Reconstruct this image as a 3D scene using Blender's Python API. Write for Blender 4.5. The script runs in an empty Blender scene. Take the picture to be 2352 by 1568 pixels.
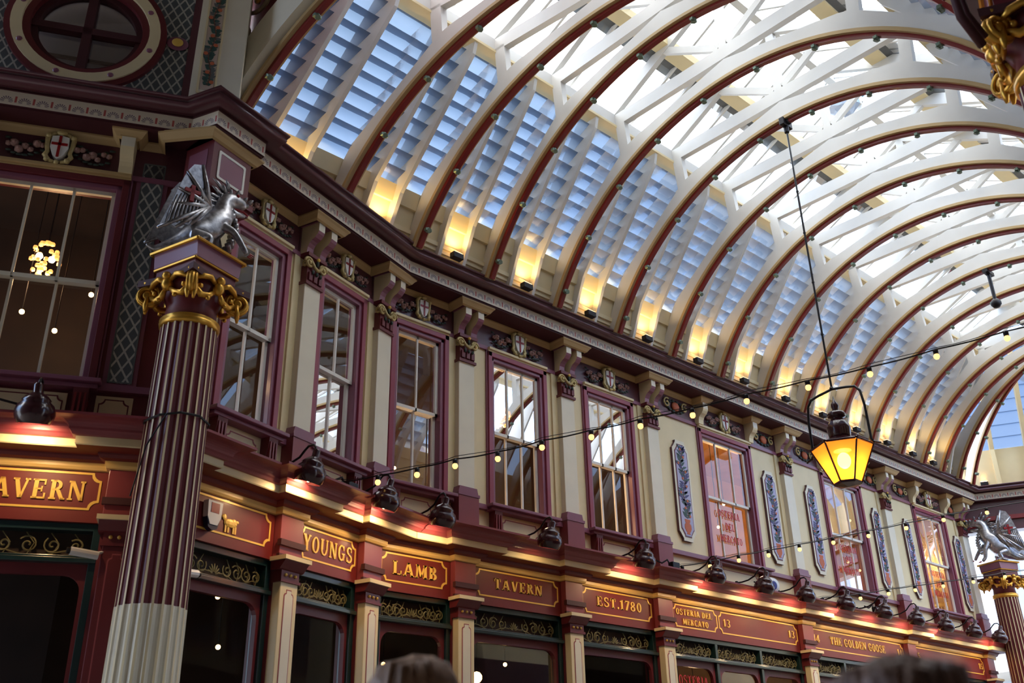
import bpy, bmesh, math, random
from mathutils import Vector, Matrix
random.seed(7)
PI = math.pi
rad = math.radians
ZO = 1.5                                   # eye height: heights below are written relative to the eye
scene = bpy.context.scene
C = scene.collection

# ------------------------------------------------------------------ camera
yaw, pit, rol = rad(46.824), rad(25.571), rad(1.2376)
f_ = Vector((math.cos(pit)*math.cos(yaw), math.cos(pit)*math.sin(yaw), math.sin(pit)))
r_ = Vector((math.sin(yaw), -math.cos(yaw), 0)); d_ = f_.cross(r_)
r2 = math.cos(rol)*r_ + math.sin(rol)*d_; d2 = -math.sin(rol)*r_ + math.cos(rol)*d_
cd = bpy.data.cameras.new('camera'); cam = bpy.data.objects.new('camera', cd); C.objects.link(cam)
M = Matrix.Identity(4)
for i in range(3):
    M[i][0] = r2[i]; M[i][1] = -d2[i]; M[i][2] = -f_[i]
M[2][3] = ZO
cam.matrix_world = M
cd.sensor_width = 36; cd.lens = 2243.3/2352*36; cd.clip_start = .05; cd.clip_end = 400
cd.dof.use_dof = True; cd.dof.focus_distance = 16.5; cd.dof.aperture_fstop = 2.6
scene.camera = cam
# ------------------------------------------------------------------ sky, exposure
scene.view_settings.view_transform = 'Standard'; scene.view_settings.look = 'None'
scene.view_settings.gamma = 1; scene.view_settings.use_curve_mapping = False
scene.view_settings.exposure = 1.25
w = bpy.data.worlds.new('sky'); scene.world = w; w.use_nodes = True
nt = w.node_tree; nt.nodes.clear()
tc = nt.nodes.new('ShaderNodeTexCoord'); sp = nt.nodes.new('ShaderNodeSeparateXYZ')
rp = nt.nodes.new('ShaderNodeValToRGB'); bg = nt.nodes.new('ShaderNodeBackground'); ou = nt.nodes.new('ShaderNodeOutputWorld')
e = rp.color_ramp.elements
e[0].position = 0; e[0].color = (.30, .33, .37, 1)
e[1].position = .46; e[1].color = (.26, .44, .78, 1)
k = e.new(.66); k.color = (.88, .94, 1, 1)
k = e.new(.8); k.color = (1, 1, 1, 1)
bg.inputs['Strength'].default_value = 3.3
nt.links.new(tc.outputs['Generated'], sp.inputs[0]); nt.links.new(sp.outputs['Z'], rp.inputs[0])
nt.links.new(rp.outputs[0], bg.inputs[0]); nt.links.new(bg.outputs[0], ou.inputs[0])

# ------------------------------------------------------------------ materials
def mat(name, col, rough=.5, metal=0, emit=None, est=0, var=.06, scale=3., spec=.5, coat=0):
    m = bpy.data.materials.new(name); m.use_nodes = True
    n = m.node_tree; b = n.nodes['Principled BSDF']
    b.inputs['Roughness'].default_value = rough; b.inputs['Metallic'].default_value = metal
    b.inputs['Specular IOR Level'].default_value = spec
    if coat: b.inputs['Coat Weight'].default_value = coat; b.inputs['Coat Roughness'].default_value = .12
    if emit: b.inputs['Emission Color'].default_value = (*emit, 1); b.inputs['Emission Strength'].default_value = est
    t = n.nodes.new('ShaderNodeTexCoord'); no = n.nodes.new('ShaderNodeTexNoise'); no.inputs['Scale'].default_value = scale
    mx = n.nodes.new('ShaderNodeMix'); mx.data_type = 'RGBA'
    mx.inputs[6].default_value = (*[c*(1-var*2) for c in col], 1); mx.inputs[7].default_value = (*[min(1, c*(1+var)) for c in col], 1)
    n.links.new(t.outputs['Object'], no.inputs['Vector']); n.links.new(no.outputs[0], mx.inputs[0]); n.links.new(mx.outputs[2], b.inputs['Base Color'])
    return m
def s2l(r, g, b):
    f = lambda c: ((c/255+.055)/1.055)**2.4 if c > 10 else c/255/12.92
    return (f(r), f(g), f(b))
CREAM = mat('cream paint', s2l(228, 210, 166), .45)
PALE = mat('pale cream paint', s2l(230, 222, 200), .45)
TAN = mat('tan paint', s2l(190, 160, 110), .5)
ROOFW = mat('roof white paint', s2l(216, 213, 207), .45)
ROOFC = mat('roof cream paint', s2l(228, 208, 160), .5)
RED = mat('red paint', s2l(128, 34, 36), .35, coat=.2)
MAROON = mat('maroon paint', s2l(106, 36, 42), .45, coat=.05)
PLUM = mat('plum paint', s2l(138, 82, 102), .4, coat=.15)
DPLUM = mat('dark plum paint', s2l(88, 46, 54), .35, coat=.3)
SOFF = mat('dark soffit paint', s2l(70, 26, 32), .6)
FASC = mat('sign red paint', s2l(112, 28, 26), .5, coat=.08)
GOLD = mat('gilding', s2l(225, 170, 70), .32, .75, var=.15, scale=8)
GOLDP = mat('gold paint', s2l(240, 196, 92), .4, .1, var=.06)
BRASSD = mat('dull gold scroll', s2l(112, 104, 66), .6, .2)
GREEN = mat('dark green paint', s2l(22, 48, 50), .3, coat=.4)
BLACK = mat('black iron', s2l(26, 22, 26), .4, .3)
SHADE = mat('maroon enamel', s2l(56, 18, 26), .22, 0, coat=.5)
SURR = mat('rose surround paint', s2l(146, 56, 76), .4, coat=.15)
SILVER = mat('silver leaf', (.50, .49, .51), .33, .92, var=.42, scale=26)
REDM = mat('red enamel', s2l(150, 20, 24), .35)
WHITE = mat('white paint', s2l(236, 234, 226), .5)
LATT = mat('lattice grey', s2l(96, 100, 98), .6)
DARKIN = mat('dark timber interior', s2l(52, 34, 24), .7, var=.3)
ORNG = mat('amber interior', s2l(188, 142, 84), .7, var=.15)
GREY = mat('lead sheet', s2l(98, 98, 96), .7, .1)
STONE = mat('paving stone', s2l(150, 140, 128), .8, var=.2)
ROSE = mat('painted rose relief', s2l(170, 130, 120), .6, var=.35, scale=20)
LEAF = mat('painted leaf relief', s2l(52, 66, 56), .6, var=.3, scale=20)
BULBM = mat('warm bulb', (1, .75, .35), .3, emit=(1, .55, .16), est=1.0)
BULBH = mat('bright lamp', (1, .85, .6), .3, emit=(1, .7, .35), est=14)
SKIN = mat('skin', s2l(205, 150, 125), .5)
HAIR1 = mat('light brown hair', s2l(158, 120, 92), .6, var=.4, scale=25)
HAIR2 = mat('dark brown hair', s2l(118, 84, 66), .5, var=.45, scale=30)
COAT1 = mat('navy cloth', s2l(34, 36, 52), .85)
COAT2 = mat('charcoal cloth', s2l(44, 42, 44), .85)
TERRA = mat('terracotta paint', s2l(196, 104, 66), .6)
LILAC = mat('lilac painted panel', s2l(178, 174, 205), .5)
REDT = mat('red window lettering', s2l(200, 30, 26), .5)
BLUEW = mat('pale far wall', s2l(196, 206, 222), .7)
WHPL = mat('white plastic', s2l(225, 225, 225), .35)
NAVY = mat('navy plastic', s2l(20, 26, 60), .35)

def shader(name, build):
    m = bpy.data.materials.new(name); m.use_nodes = True; n = m.node_tree; n.nodes.clear()
    o = n.nodes.new('ShaderNodeOutputMaterial'); n.links.new(build(n), o.inputs[0]); return m
def _clear(n, tint=(1, 1, 1), base=.0, mul=1.0, rough=.0, gcol=(1, 1, 1)):
    tr = n.nodes.new('ShaderNodeBsdfTransparent'); tr.inputs[0].default_value = (*tint, 1)
    gl = n.nodes.new('ShaderNodeBsdfGlossy'); gl.inputs['Roughness'].default_value = rough; gl.inputs[0].default_value = (*gcol, 1)
    fr = n.nodes.new('ShaderNodeFresnel'); fr.inputs[0].default_value = 1.5
    ma = n.nodes.new('ShaderNodeMath'); ma.operation = 'MULTIPLY_ADD'; ma.inputs[1].default_value = mul; ma.inputs[2].default_value = base
    ma.use_clamp = True
    mx = n.nodes.new('ShaderNodeMixShader')
    n.links.new(fr.outputs[0], ma.inputs[0]); n.links.new(ma.outputs[0], mx.inputs[0])
    n.links.new(tr.outputs[0], mx.inputs[1]); n.links.new(gl.outputs[0], mx.inputs[2]); return mx.outputs[0]
WGLASS = shader('window glass', lambda n: _clear(n, (.88, .88, .86), .01, .72, .01))
SGLASS = shader('shop glass', lambda n: _clear(n, (.8, .8, .78), .0, .14, .02))
RGLASS = shader('skylight glass', lambda n: _clear(n, (.93, .96, .97), 0, .6, .02))
def _louv(n):
    a = _clear(n, (.065, .095, .14), .11, 1.5, .2, (.85, .88, .93))
    tl = n.nodes.new('ShaderNodeBsdfTranslucent'); tl.inputs[0].default_value = (.14, .18, .24, 1)
    mx = n.nodes.new('ShaderNodeMixShader'); mx.inputs[0].default_value = .45
    n.links.new(a, mx.inputs[1]); n.links.new(tl.outputs[0], mx.inputs[2]); return mx.outputs[0]
LGLASS = shader('blue obscured glass', _louv)
def _amber(n):
    e_ = n.nodes.new('ShaderNodeEmission'); e_.inputs[0].default_value = (1, .30, .03, 1); e_.inputs[1].default_value = .2
    tl = n.nodes.new('ShaderNodeBsdfTranslucent'); tl.inputs[0].default_value = (.8, .25, .03, 1)
    tr = n.nodes.new('ShaderNodeBsdfTransparent'); tr.inputs[0].default_value = (1, .5, .12, 1)
    m1 = n.nodes.new('ShaderNodeMixShader'); m1.inputs[0].default_value = .4
    n.links.new(tl.outputs[0], m1.inputs[1]); n.links.new(tr.outputs[0], m1.inputs[2])
    ad = n.nodes.new('ShaderNodeAddShader'); n.links.new(m1.outputs[0], ad.inputs[0]); n.links.new(e_.outputs[0], ad.inputs[1])
    return ad.outputs[0]
AMBER = shader('amber lantern glass', _amber)

def patmat(name, base, build, rough=.5):
    m = bpy.data.materials.new(name); m.use_nodes = True; n = m.node_tree; b = n.nodes['Principled BSDF']
    b.inputs['Roughness'].default_value = rough
    uv = n.nodes.new('ShaderNodeUVMap'); s = n.nodes.new('ShaderNodeSeparateXYZ'); n.links.new(uv.outputs[0], s.inputs[0])
    def mth(op, a, b_=None, c_=None):
        q = n.nodes.new('ShaderNodeMath'); q.operation = op
        for i, v in enumerate((a, b_, c_)):
            if v is None: continue
            if isinstance(v, (int, float)): q.inputs[i].default_value = v
            else: n.links.new(v, q.inputs[i])
        return q.outputs[0]
    def mix(f, a, b_):
        q = n.nodes.new('ShaderNodeMix'); q.data_type = 'RGBA'; n.links.new(f, q.inputs[0])
        for i, v in ((6, a), (7, b_)):
            if isinstance(v, tuple): q.inputs[i].default_value = (*v, 1)
            else: n.links.new(v, q.inputs[i])
        return q.outputs[2]
    n.links.new(build(s.outputs[0], s.outputs[1], mth, mix), b.inputs['Base Color'])
    return m
def _anth(u, v, mth, mix):                 # palmette frieze: fans and small red buds, period .22 m
    P = .175
    x = mth('SUBTRACT', mth('PINGPONG', u, P/2), 0)           # 0..P/2
    y = mth('SUBTRACT', v, .045)
    rr = mth('SQRT', mth('ADD', mth('MULTIPLY', x, x), mth('MULTIPLY', y, y)))
    an = mth('ARCTAN2', y, x)
    rays = mth('GREATER_THAN', mth('SINE', mth('MULTIPLY', an, 15)), -.1)
    ring = mth('MULTIPLY', mth('GREATER_THAN', rr, .022), mth('LESS_THAN', rr, .062))
    fan = mth('MULTIPLY', mth('MULTIPLY', ring, rays), mth('GREATER_THAN', v, .03))
    x2 = mth('SUBTRACT', P/2, x)
    bud = mth('MULTIPLY', mth('LESS_THAN', x2, .011), mth('MULTIPLY', mth('GREATER_THAN', v, .035), mth('LESS_THAN', v, .115)))
    c = mix(fan, s2l(216, 204, 184), s2l(112, 96, 108))
    return mix(bud, c, s2l(176, 84, 78))
ANTH = patmat('palmette frieze paint', None, _anth)
def _latt(u, v, mth, mix):
    a = mth('ADD', mth('MULTIPLY', u, 9.0), mth('MULTIPLY', v, 5.2)); b = mth('SUBTRACT', mth('MULTIPLY', u, 9.0), mth('MULTIPLY', v, 5.2))
    la = mth('LESS_THAN', mth('PINGPONG', a, .5), .10); lb = mth('LESS_THAN', mth('PINGPONG', b, .5), .10)
    return mix(mth('MAXIMUM', la, lb), s2l(82, 88, 90), s2l(178, 176, 166))
LATTP = patmat('painted lattice', None, _latt)
def _boards(u, v, mth, mix):
    l = mth('LESS_THAN', mth('PINGPONG', v, .19), .012)
    return mix(l, s2l(226, 212, 172), s2l(150, 130, 90))
BOARDS = patmat('cream boarding', None, _boards, .5)
def _floral(u, v, mth, mix):
    # arabesque painting: leaves winding about a stem, dots of fruit
    st = mth('MULTIPLY', mth('SINE', mth('MULTIPLY', v, 21.)), .055)
    d = mth('ABSOLUTE', mth('SUBTRACT', u, st))
    stem = mth('LESS_THAN', d, .012)
    lf = mth('MULTIPLY', mth('GREATER_THAN', mth('SINE', mth('ADD', mth('MULTIPLY', v, 52.), mth('MULTIPLY', u, 60.))), .35), mth('LESS_THAN', mth('ABSOLUTE', u), .13))
    lf2 = mth('MULTIPLY', mth('GREATER_THAN', mth('SINE', mth('SUBTRACT', mth('MULTIPLY', v, 66.), mth('MULTIPLY', u, 75.))), .5), mth('LESS_THAN', mth('ABSOLUTE', u), .14))
    c = mix(lf, s2l(186, 184, 210), s2l(60, 84, 84)); c = mix(lf2, c, s2l(74, 66, 104)); c = mix(stem, c, s2l(96, 66, 50))
    fr = mth('GREATER_THAN', mth('MULTIPLY', mth('SINE', mth('MULTIPLY', v, 17.)), mth('SINE', mth('MULTIPLY', u, 40.))), .8)
    return mix(fr, c, s2l(206, 120, 84))
FLORAL = patmat('painted arabesque', None, _floral)

# ------------------------------------------------------------------ mesh builder
class MB:
    def __init__(s): s.v = []; s.f = []; s.m = []; s.uv = {}; s.mi = 0
    def add(s, vs, fs, m=None):
        n = len(s.v); s.v += [tuple(p) for p in vs]
        for f in fs: s.f.append([n+i for i in f]); s.m.append(s.mi if m is None else m)
        return s
    def box(s, x0, x1, y0, y1, z0, z1, m=None):
        vs = [(x, y, z) for x in (x0, x1) for y in (y0, y1) for z in (z0, z1)]
        return s.add(vs, [(0, 1, 3, 2), (4, 6, 7, 5), (0, 4, 5, 1), (2, 3, 7, 6), (0, 2, 6, 4), (1, 5, 7, 3)], m)
    def W(s, s0, s1, o0, o1, z0, z1, m=None): return s.box(s0, s1, -o1, -o0, z0, z1, m)   # wall-local box: along, outwards, up
    def prism(s, pts, fn, a, b, m=None, mside=None):   # pts 2-D polygon, fn(p,q,t)->xyz
        n = len(pts); vs = [fn(p, q, a) for p, q in pts]+[fn(p, q, b) for p, q in pts]
        s.add(vs, [list(range(n))[::-1], list(range(n, 2*n))], m)
        k = len(s.v)-2*n
        for i in range(n):
            j = (i+1) % n; s.f.append([k+i, k+j, k+n+j, k+n+i]); s.m.append((s.mi if m is None else m) if mside is None else mside(i) if callable(mside) else mside)
        return s
    def tube(s, pts, r, n=8, m=None, closed=False):
        pts = [Vector(p) for p in pts]; N = len(pts); base = len(s.v); up = None
        for i, p in enumerate(pts):
            if closed: t = (pts[(i+1) % N]-pts[i-1]).normalized()
            else: t = (pts[min(i+1, N-1)]-pts[max(i-1, 0)]).normalized()
            if up is None: up = t.orthogonal().normalized()
            up = (up-t*up.dot(t)).normalized(); b = t.cross(up); rr = r[i] if isinstance(r, (list, tuple)) else r
            for j in range(n):
                a = 2*PI*j/n; s.v.append(tuple(p+up*math.cos(a)*rr+b*math.sin(a)*rr))
        mm = s.mi if m is None else m
        for i in range(N if closed else N-1):
            i2 = (i+1) % N
            for j in range(n):
                s.f.append([base+i*n+j, base+i*n+(j+1) % n, base+i2*n+(j+1) % n, base+i2*n+j]); s.m.append(mm)
        if not closed:
            s.f.append([base+j for j in range(n)][::-1]); s.m.append(mm); s.f.append([base+(N-1)*n+j for j in range(n)]); s.m.append(mm)
        return s
    def lathe(s, prof, n=20, c=(0, 0, 0), m=None, axis=None, cap=True):
        base = len(s.v); R = Matrix.Identity(3) if axis is None else Vector((0, 0, 1)).rotation_difference(Vector(axis)).to_matrix()
        for r, z in prof:
            for j in range(n):
                a = 2*PI*j/n; s.v.append(tuple(Vector(c)+R @ Vector((r*math.cos(a), r*math.sin(a), z))))
        mm = s.mi if m is None else m
        for i in range(len(prof)-1):
            for j in range(n):
                s.f.append([base+i*n+j, base+i*n+(j+1) % n, base+(i+1)*n+(j+1) % n, base+(i+1)*n+j]); s.m.append(mm)
        if cap:
            s.f.append([base+j for j in range(n)][::-1]); s.m.append(mm); L = len(prof)-1; s.f.append([base+L*n+j for j in range(n)]); s.m.append(mm)
        return s
    def ball(s, c, r, n=8, m=None, sc=(1, 1, 1)):
        base = len(s.v); k = max(3, n//2); mm = s.mi if m is None else m
        for i in range(1, k):
            a = PI*i/k
            for j in range(n): b = 2*PI*j/n; s.v.append((c[0]+r*sc[0]*math.sin(a)*math.cos(b), c[1]+r*sc[1]*math.sin(a)*math.sin(b), c[2]+r*sc[2]*math.cos(a)))
        t = len(s.v); s.v += [(c[0], c[1], c[2]+r*sc[2]), (c[0], c[1], c[2]-r*sc[2])]
        for i in range(k-2):
            for j in range(n): s.f.append([base+i*n+j, base+(i+1)*n+j, base+(i+1)*n+(j+1) % n, base+i*n+(j+1) % n]); s.m.append(mm)
        for j in range(n):
            s.f.append([t, base+j, base+(j+1) % n]); s.m.append(mm); s.f.append([t+1, base+(k-2)*n+(j+1) % n, base+(k-2)*n+j]); s.m.append(mm)
        return s
    def build(s, name, mats, parent=None, smooth=False, label=None, kind=None, uvfn=None, bevel=0):
        me = bpy.data.meshes.new(name); me.from_pydata(s.v, [], s.f)
        for m in (mats if isinstance(mats, (list, tuple)) else [mats]): me.materials.append(m)
        me.polygons.foreach_set('material_index', s.m)
        if smooth: me.polygons.foreach_set('use_smooth', [True]*len(s.f))
        if uvfn:
            u = me.uv_layers.new(name='UVMap')
            for l in me.loops: u.data[l.index].uv = uvfn(me.vertices[l.vertex_index].co)
        elif s.uv:
            u = me.uv_layers.new(name='UVMap')
            for pi_, p in enumerate(me.polygons):
                if pi_ in s.uv:
                    for li, q in zip(p.loop_indices, s.uv[pi_]): u.data[li].uv = q
        bm = bmesh.new(); bm.from_mesh(me); bmesh.ops.recalc_face_normals(bm, faces=bm.faces); bm.to_mesh(me); bm.free()
        o = bpy.data.objects.new(name, me); C.objects.link(o)
        if parent: o.parent = parent
        if label: o['label'] = label
        if kind: o['kind'] = kind
        if bevel:
            b = o.modifiers.new('bevel', 'BEVEL'); b.width = bevel; b.segments = 2; b.limit_method = 'ANGLE'
        return o
def tag(o, label, cat, group=None, kind=None):
    o['label'] = label; o['category'] = cat
    if group: o['group'] = group
    if kind: o['kind'] = kind
    return o
def empty(name, label, cat, loc, rz=0, group=None, kind=None):
    o = bpy.data.objects.new(name, None); C.objects.link(o); o.location = loc; o.rotation_euler = (0, 0, rz); o.empty_display_size = .2
    if label: tag(o, label, cat, group, kind)
    elif kind: o['kind'] = kind
    return o
def copy_tree(o, parent=None):
    c = o.copy(); C.objects.link(c); c.parent = parent
    for ch in list(o.children): copy_tree(ch, c)
    return c
# wall frames: origin x, origin y, direction angle
FA = (7.0, 10.0, rad(17.5)); FB = (0.0, 10.0, 0.0); FL = (2.9, 9.3, rad(-26.5))
def at(F, s, o=0, z=0):
    c, n = math.cos(F[2]), math.sin(F[2])
    return Vector((F[0]+s*c+o*n, F[1]+s*n-o*c, z+ZO))
def wthing(name, label, cat, F, s, z=0, o=0, group=None, kind=None): return empty(name, label, cat, at(F, s, o, z), F[2], group, kind)
def sweep(mb, path, prof, mats_i=None, closed_ends=True):
    """profile (o,z) swept along a plan polyline; outward = right of travel"""
    P = [Vector((p[0], p[1])) for p in path]; n = len(P); offs = []
    for i in range(n):
        d0 = (P[i]-P[i-1]).normalized() if i else (P[1]-P[0]).normalized()
        d1 = (P[i+1]-P[i]).normalized() if i < n-1 else d0
        n0 = Vector((d0.y, -d0.x)); n1 = Vector((d1.y, -d1.x))
        offs.append((n0+n1)/max(.25, 1+n0.dot(n1)))
    L = [0]
    for i in range(1, n): L.append(L[-1]+(P[i]-P[i-1]).length)
    base = len(mb.v); m = len(prof)
    for i in range(n):
        for o, z in prof: q = P[i]+offs[i]*o; mb.v.append((q.x, q.y, z+ZO))
    for i in range(n-1):
        for j in range(m-1):
            mb.uv[len(mb.f)] = [(L[i], prof[j][1]-prof[0][1]), (L[i+1], prof[j][1]-prof[0][1]), (L[i+1], prof[j+1][1]-prof[0][1]), (L[i], prof[j+1][1]-prof[0][1])]
            mb.f.append([base+i*m+j, base+(i+1)*m+j, base+(i+1)*m+j+1, base+i*m+j+1]); mb.m.append(mats_i[j] if mats_i else 0)
    if closed_ends:
        mb.f.append([base+j for j in range(m)]); mb.m.append(0); mb.f.append([base+(n-1)*m+j for j in range(m)]); mb.m.append(0)
    return mb

# ------------------------------------------------------------------ lettering (slab-serif strokes)
def glyph(ch):
    T, t = .235, .13; P = []
    def bar(x0, y0, x1, y1, w=T): P.append([(x0-w/2, y0), (x0+w/2, y0), (x1+w/2, y1), (x1-w/2, y1)])
    def rc(x0, x1, y0, y1): P.append([(x0, y0), (x1, y0), (x1, y1), (x0, y1)])
    def ser(x, y, w=.19): rc(x-w, x+w, *((y, y+.09) if y < .5 else (y-.09, y)))
    def stem(x, w=T): bar(x, 0, x, 1, w); ser(x, 0); ser(x, 1)
    def arc(cx, cy, rx, ry, a0, a1, wx=.2, wy=.1):
        N = max(4, int(abs(a1-a0)/15))
        for i in range(N):
            a = rad(a0+(a1-a0)*i/N); b = rad(a0+(a1-a0)*(i+1)/N)
            P.append([(cx+rx*math.cos(a), cy+ry*math.sin(a)), (cx+rx*math.cos(b), cy+ry*math.sin(b)), (cx+(rx-wx)*math.cos(b), cy+(ry-wy)*math.sin(b)), (cx+(rx-wx)*math.cos(a), cy+(ry-wy)*math.sin(a))])
    w = .9
    if ch == 'A': bar(.14, 0, .44, 1, t); bar(.8, 0, .48, 1, T); rc(.25, .68, .28, .37); ser(.14, 0, .15); ser(.8, 0, .17); rc(.38, .58, .9, 1); w = .98
    elif ch == 'B': stem(.22); arc(.36, .745, .32, .255, -90, 90); arc(.36, .265, .38, .265, -90, 90); rc(.2, .38, .9, 1); rc(.2, .38, .45, .54); rc(.2, .38, 0, .09); w = .82
    elif ch == 'C': arc(.46, .5, .42, .5, 48, 312); rc(.68, .78, .66, .95); rc(.68, .78, .05, .3); w = .86
    elif ch == 'D': stem(.22); arc(.38, .5, .44, .5, -90, 90); rc(.2, .4, .9, 1); rc(.2, .4, 0, .1); w = .9
    elif ch == 'E': stem(.22); rc(.2, .74, .91, 1); rc(.2, .78, 0, .09); rc(.2, .58, .46, .54); rc(.66, .75, .72, 1); rc(.69, .79, 0, .3); rc(.52, .6, .36, .64); w = .86
    elif ch == 'G': arc(.46, .5, .42, .5, 48, 340); rc(.62, .8, .06, .42); rc(.5, .88, .4, .49); rc(.68, .78, .66, .95); w = .95
    elif ch == 'H': stem(.22); stem(.8); rc(.2, .8, .45, .54); w = 1.03
    elif ch == 'I': stem(.24); w = .48
    elif ch == 'L': stem(.22); rc(.2, .78, 0, .09); rc(.69, .79, 0, .32); w = .84
    elif ch == 'M': bar(.14, 0, .18, 1, t); bar(.22, 1, .54, .1, T); bar(.54, .1, .88, 1, t); bar(.92, 0, .9, 1, T); ser(.14, 0, .13); ser(.92, 0, .17); ser(.18, 1, .14); ser(.9, 1, .17); w = 1.12
    elif ch == 'N': bar(.16, 0, .16, 1, t); bar(.2, 1, .78, 0, T); bar(.8, 0, .8, 1, t); ser(.16, 0, .14); ser(.16, 1, .14); ser(.8, 1, .14); w = .98
    elif ch in 'O0': arc(.44, .5, .4 if ch == 'O' else .34, .5, 0, 360, .19); w = .9 if ch == 'O' else .8
    elif ch == 'R': stem(.22); arc(.38, .745, .32, .255, -90, 90); rc(.2, .4, .9, 1); rc(.2, .4, .46, .55); bar(.78, 0, .48, .5, T); ser(.8, 0, .12); w = .94
    elif ch == 'S': arc(.4, .745, .33, .255, 30, 270, .17); arc(.4, .265, .36, .265, -150, 90, .17); rc(.6, .68, .68, .95); rc(.08, .16, .05, .32); w = .8
    elif ch == 'T': stem(.44); rc(.06, .82, .9, 1); rc(.06, .14, .68, 1); rc(.74, .82, .68, 1); w = .9
    elif ch == 'U': bar(.22, .35, .22, 1); ser(.22, 1); bar(.8, .35, .8, 1, t); ser(.8, 1, .14); arc(.485, .38, .365, .38, 180, 360, .17); w = 1.0
    elif ch == 'V': bar(.46, 0, .16, 1, T); bar(.5, 0, .78, 1, t); ser(.16, 1, .17); ser(.78, 1, .14); w = .94
    elif ch == 'Y': bar(.44, 0, .44, .5); bar(.44, .45, .16, 1, T); bar(.46, .45, .76, 1, t); ser(.44, 0); ser(.16, 1, .16); ser(.76, 1, .14); w = .92
    elif ch == '1': bar(.3, 0, .3, 1); ser(.3, 0); bar(.1, .78, .26, 1, t); w = .56
    elif ch == '3': arc(.36, .745, .3, .255, -90, 150, .18); arc(.36, .265, .34, .265, -150, 90, .18); w = .76
    elif ch == '4': bar(.54, 0, .54, 1); ser(.54, 0); rc(.04, .78, .24, .34); bar(.08, .3, .5, 1, t); w = .84
    elif ch == '5': arc(.36, .32, .34, .32, -150, 110, .18); rc(.1, .2, .5, 1); rc(.1, .66, .88, 1); w = .76
    elif ch == '7': rc(.06, .72, .88, 1); bar(.28, 0, .64, .92, T); rc(.06, .14, .74, 1); w = .76
    elif ch == '8': arc(.38, .745, .29, .255, 0, 360, .17); arc(.38, .265, .34, .265, 0, 360, .18); w = .78
    elif ch == '.': rc(.06, .28, 0, .2); w = .34
    else: w = .42
    return P, w
def text_mb(txt, cx, z0, h, o, width=None, depth=.012, cond=1.0, align='c'):
    mb = MB(); gs = [glyph(c) for c in txt]; gap = .1
    tot = sum(g[1] for g in gs)+gap*(len(gs)-1); sx = (width/tot) if width else h*cond
    x = cx-tot*sx/2 if align == 'c' else cx
    for ps, w_ in gs:
        for p in ps:
            mb.prism(p, lambda a, b, t, x=x: (x+a*sx, -t, z0+b*h), o, o+depth)
        x += (w_+gap)*sx
    return mb
def border_mb(s0, s1, z0, z1, o, w=.022, notch=.09, d=.006):
    """gilt line with scooped corners"""
    pts = []
    for (cx, cz, a0) in ((s0, z0, 90), (s1, z0, 180), (s1, z1, 270), (s0, z1, 0)):
        N = 4; seq = []
        for i in range(N+1):
            a = rad(a0-90*i/N); seq.append((cx+notch*math.cos(a), cz+notch*math.sin(a)))
        pts += {90: seq, 180: seq, 270: seq, 0: seq}[a0]
    mb = MB(); n = len(pts); c = ((s0+s1)/2, (z0+z1)/2)
    ins = []
    for p in pts: ins.append((p[0]+(w if p[0] < c[0] else -w), p[1]+(w if p[1] < c[1] else -w)))
    vs = [(p[0], -o-d, p[1]) for p in pts]+[(p[0], -o-d, p[1]) for p in ins]+[(p[0], -o, p[1]) for p in pts]+[(p[0], -o, p[1]) for p in ins]
    fs = []
    for i in range(n):
        j = (i+1) % n; fs += [(i, j, n+j, n+i), (2*n+i, 2*n+j, j, i), (n+i, n+j, 3*n+j, 3*n+i)]
    return mb.add(vs, fs)
def spiral(cx, cz, r0, turns, a0=0, sgn=1, n=26, shrink=.12):
    return [(cx+sgn*r0*(1-(1-shrink)*i/n)*math.cos(a0+turns*2*PI*i/n), cz+r0*(1-(1-shrink)*i/n)*math.sin(a0+turns*2*PI*i/n)) for i in range(n+1)]

# ================================================================== ROOF
YC = 5.796; ZC = 5.329; RI = 3.917
TR = [(4.95, -.27), (6.55, -.24), (7.5, -.14), (8.35, 0), (9.75, 0), (11.16, 0), (12.56, 0), (13.95, 0), (15.35, 0), (16.7, 0), (18.05, 0), (19.36, 0), (20.65, 0), (21.8, -.03), (22.5, .04), (22.75, .22), (22.3, .56)]
def ring(mb, r0, r1, hx, a0, a1, k, n=40, m=None, flat_top=False):
    """curved board: radii r0..r1, half thickness hx, angles a0..a1 measured from +y"""
    base = len(mb.v)
    for i in range(n+1):
        a = rad(a0+(a1-a0)*i/n)
        for r in (r0, r1):
            rr = r
            if r == r1 and flat_top:      # outer edge cut in straight facets
                fa = ((math.degrees(a)-90) % 26)-13 if flat_top else 0
                rr = r1*(math.cos(rad(13))/math.cos(rad(fa)))*1.012
            y, z = rr*math.cos(a), ZC+rr*math.sin(a)
            for s in (-hx, hx): mb.v.append((k*y+s, y, z))
    mm = mb.mi if m is None else m
    for i in range(n):
        b = base+i*4; c = b+4
        for q in ((0, 1, 5, 4), (2, 6, 7, 3), (0, 4, 6, 2), (1, 3, 7, 5)):
            mb.f.append([b+j for j in q]); mb.m.append(mm)
    mb.f.append([base, base+2, base+3, base+1]); mb.m.append(mm)
    b = base+n*4; mb.f.append([b, b+1, b+3, b+2]); mb.m.append(mm)
    return mb
def plank(mb, p, q, wd, hx, k, m=None):
    """straight timber in the truss plane between (y,z) points; wd = depth"""
    d = Vector((q[0]-p[0], q[1]-p[1])).normalized(); nn = Vector((-d.y, d.x))*wd/2
    c = [(p[0]-nn.x, p[1]-nn.y), (q[0]-nn.x, q[1]-nn.y), (q[0]+nn.x, q[1]+nn.y), (p[0]+nn.x, p[1]+nn.y)]
    return mb.prism(c, lambda y, z, t: (k*y+t, y, z), -hx, hx, m)
GREYG = mat('verdigris bolt', s2l(120, 138, 122), .5, .4)
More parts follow.
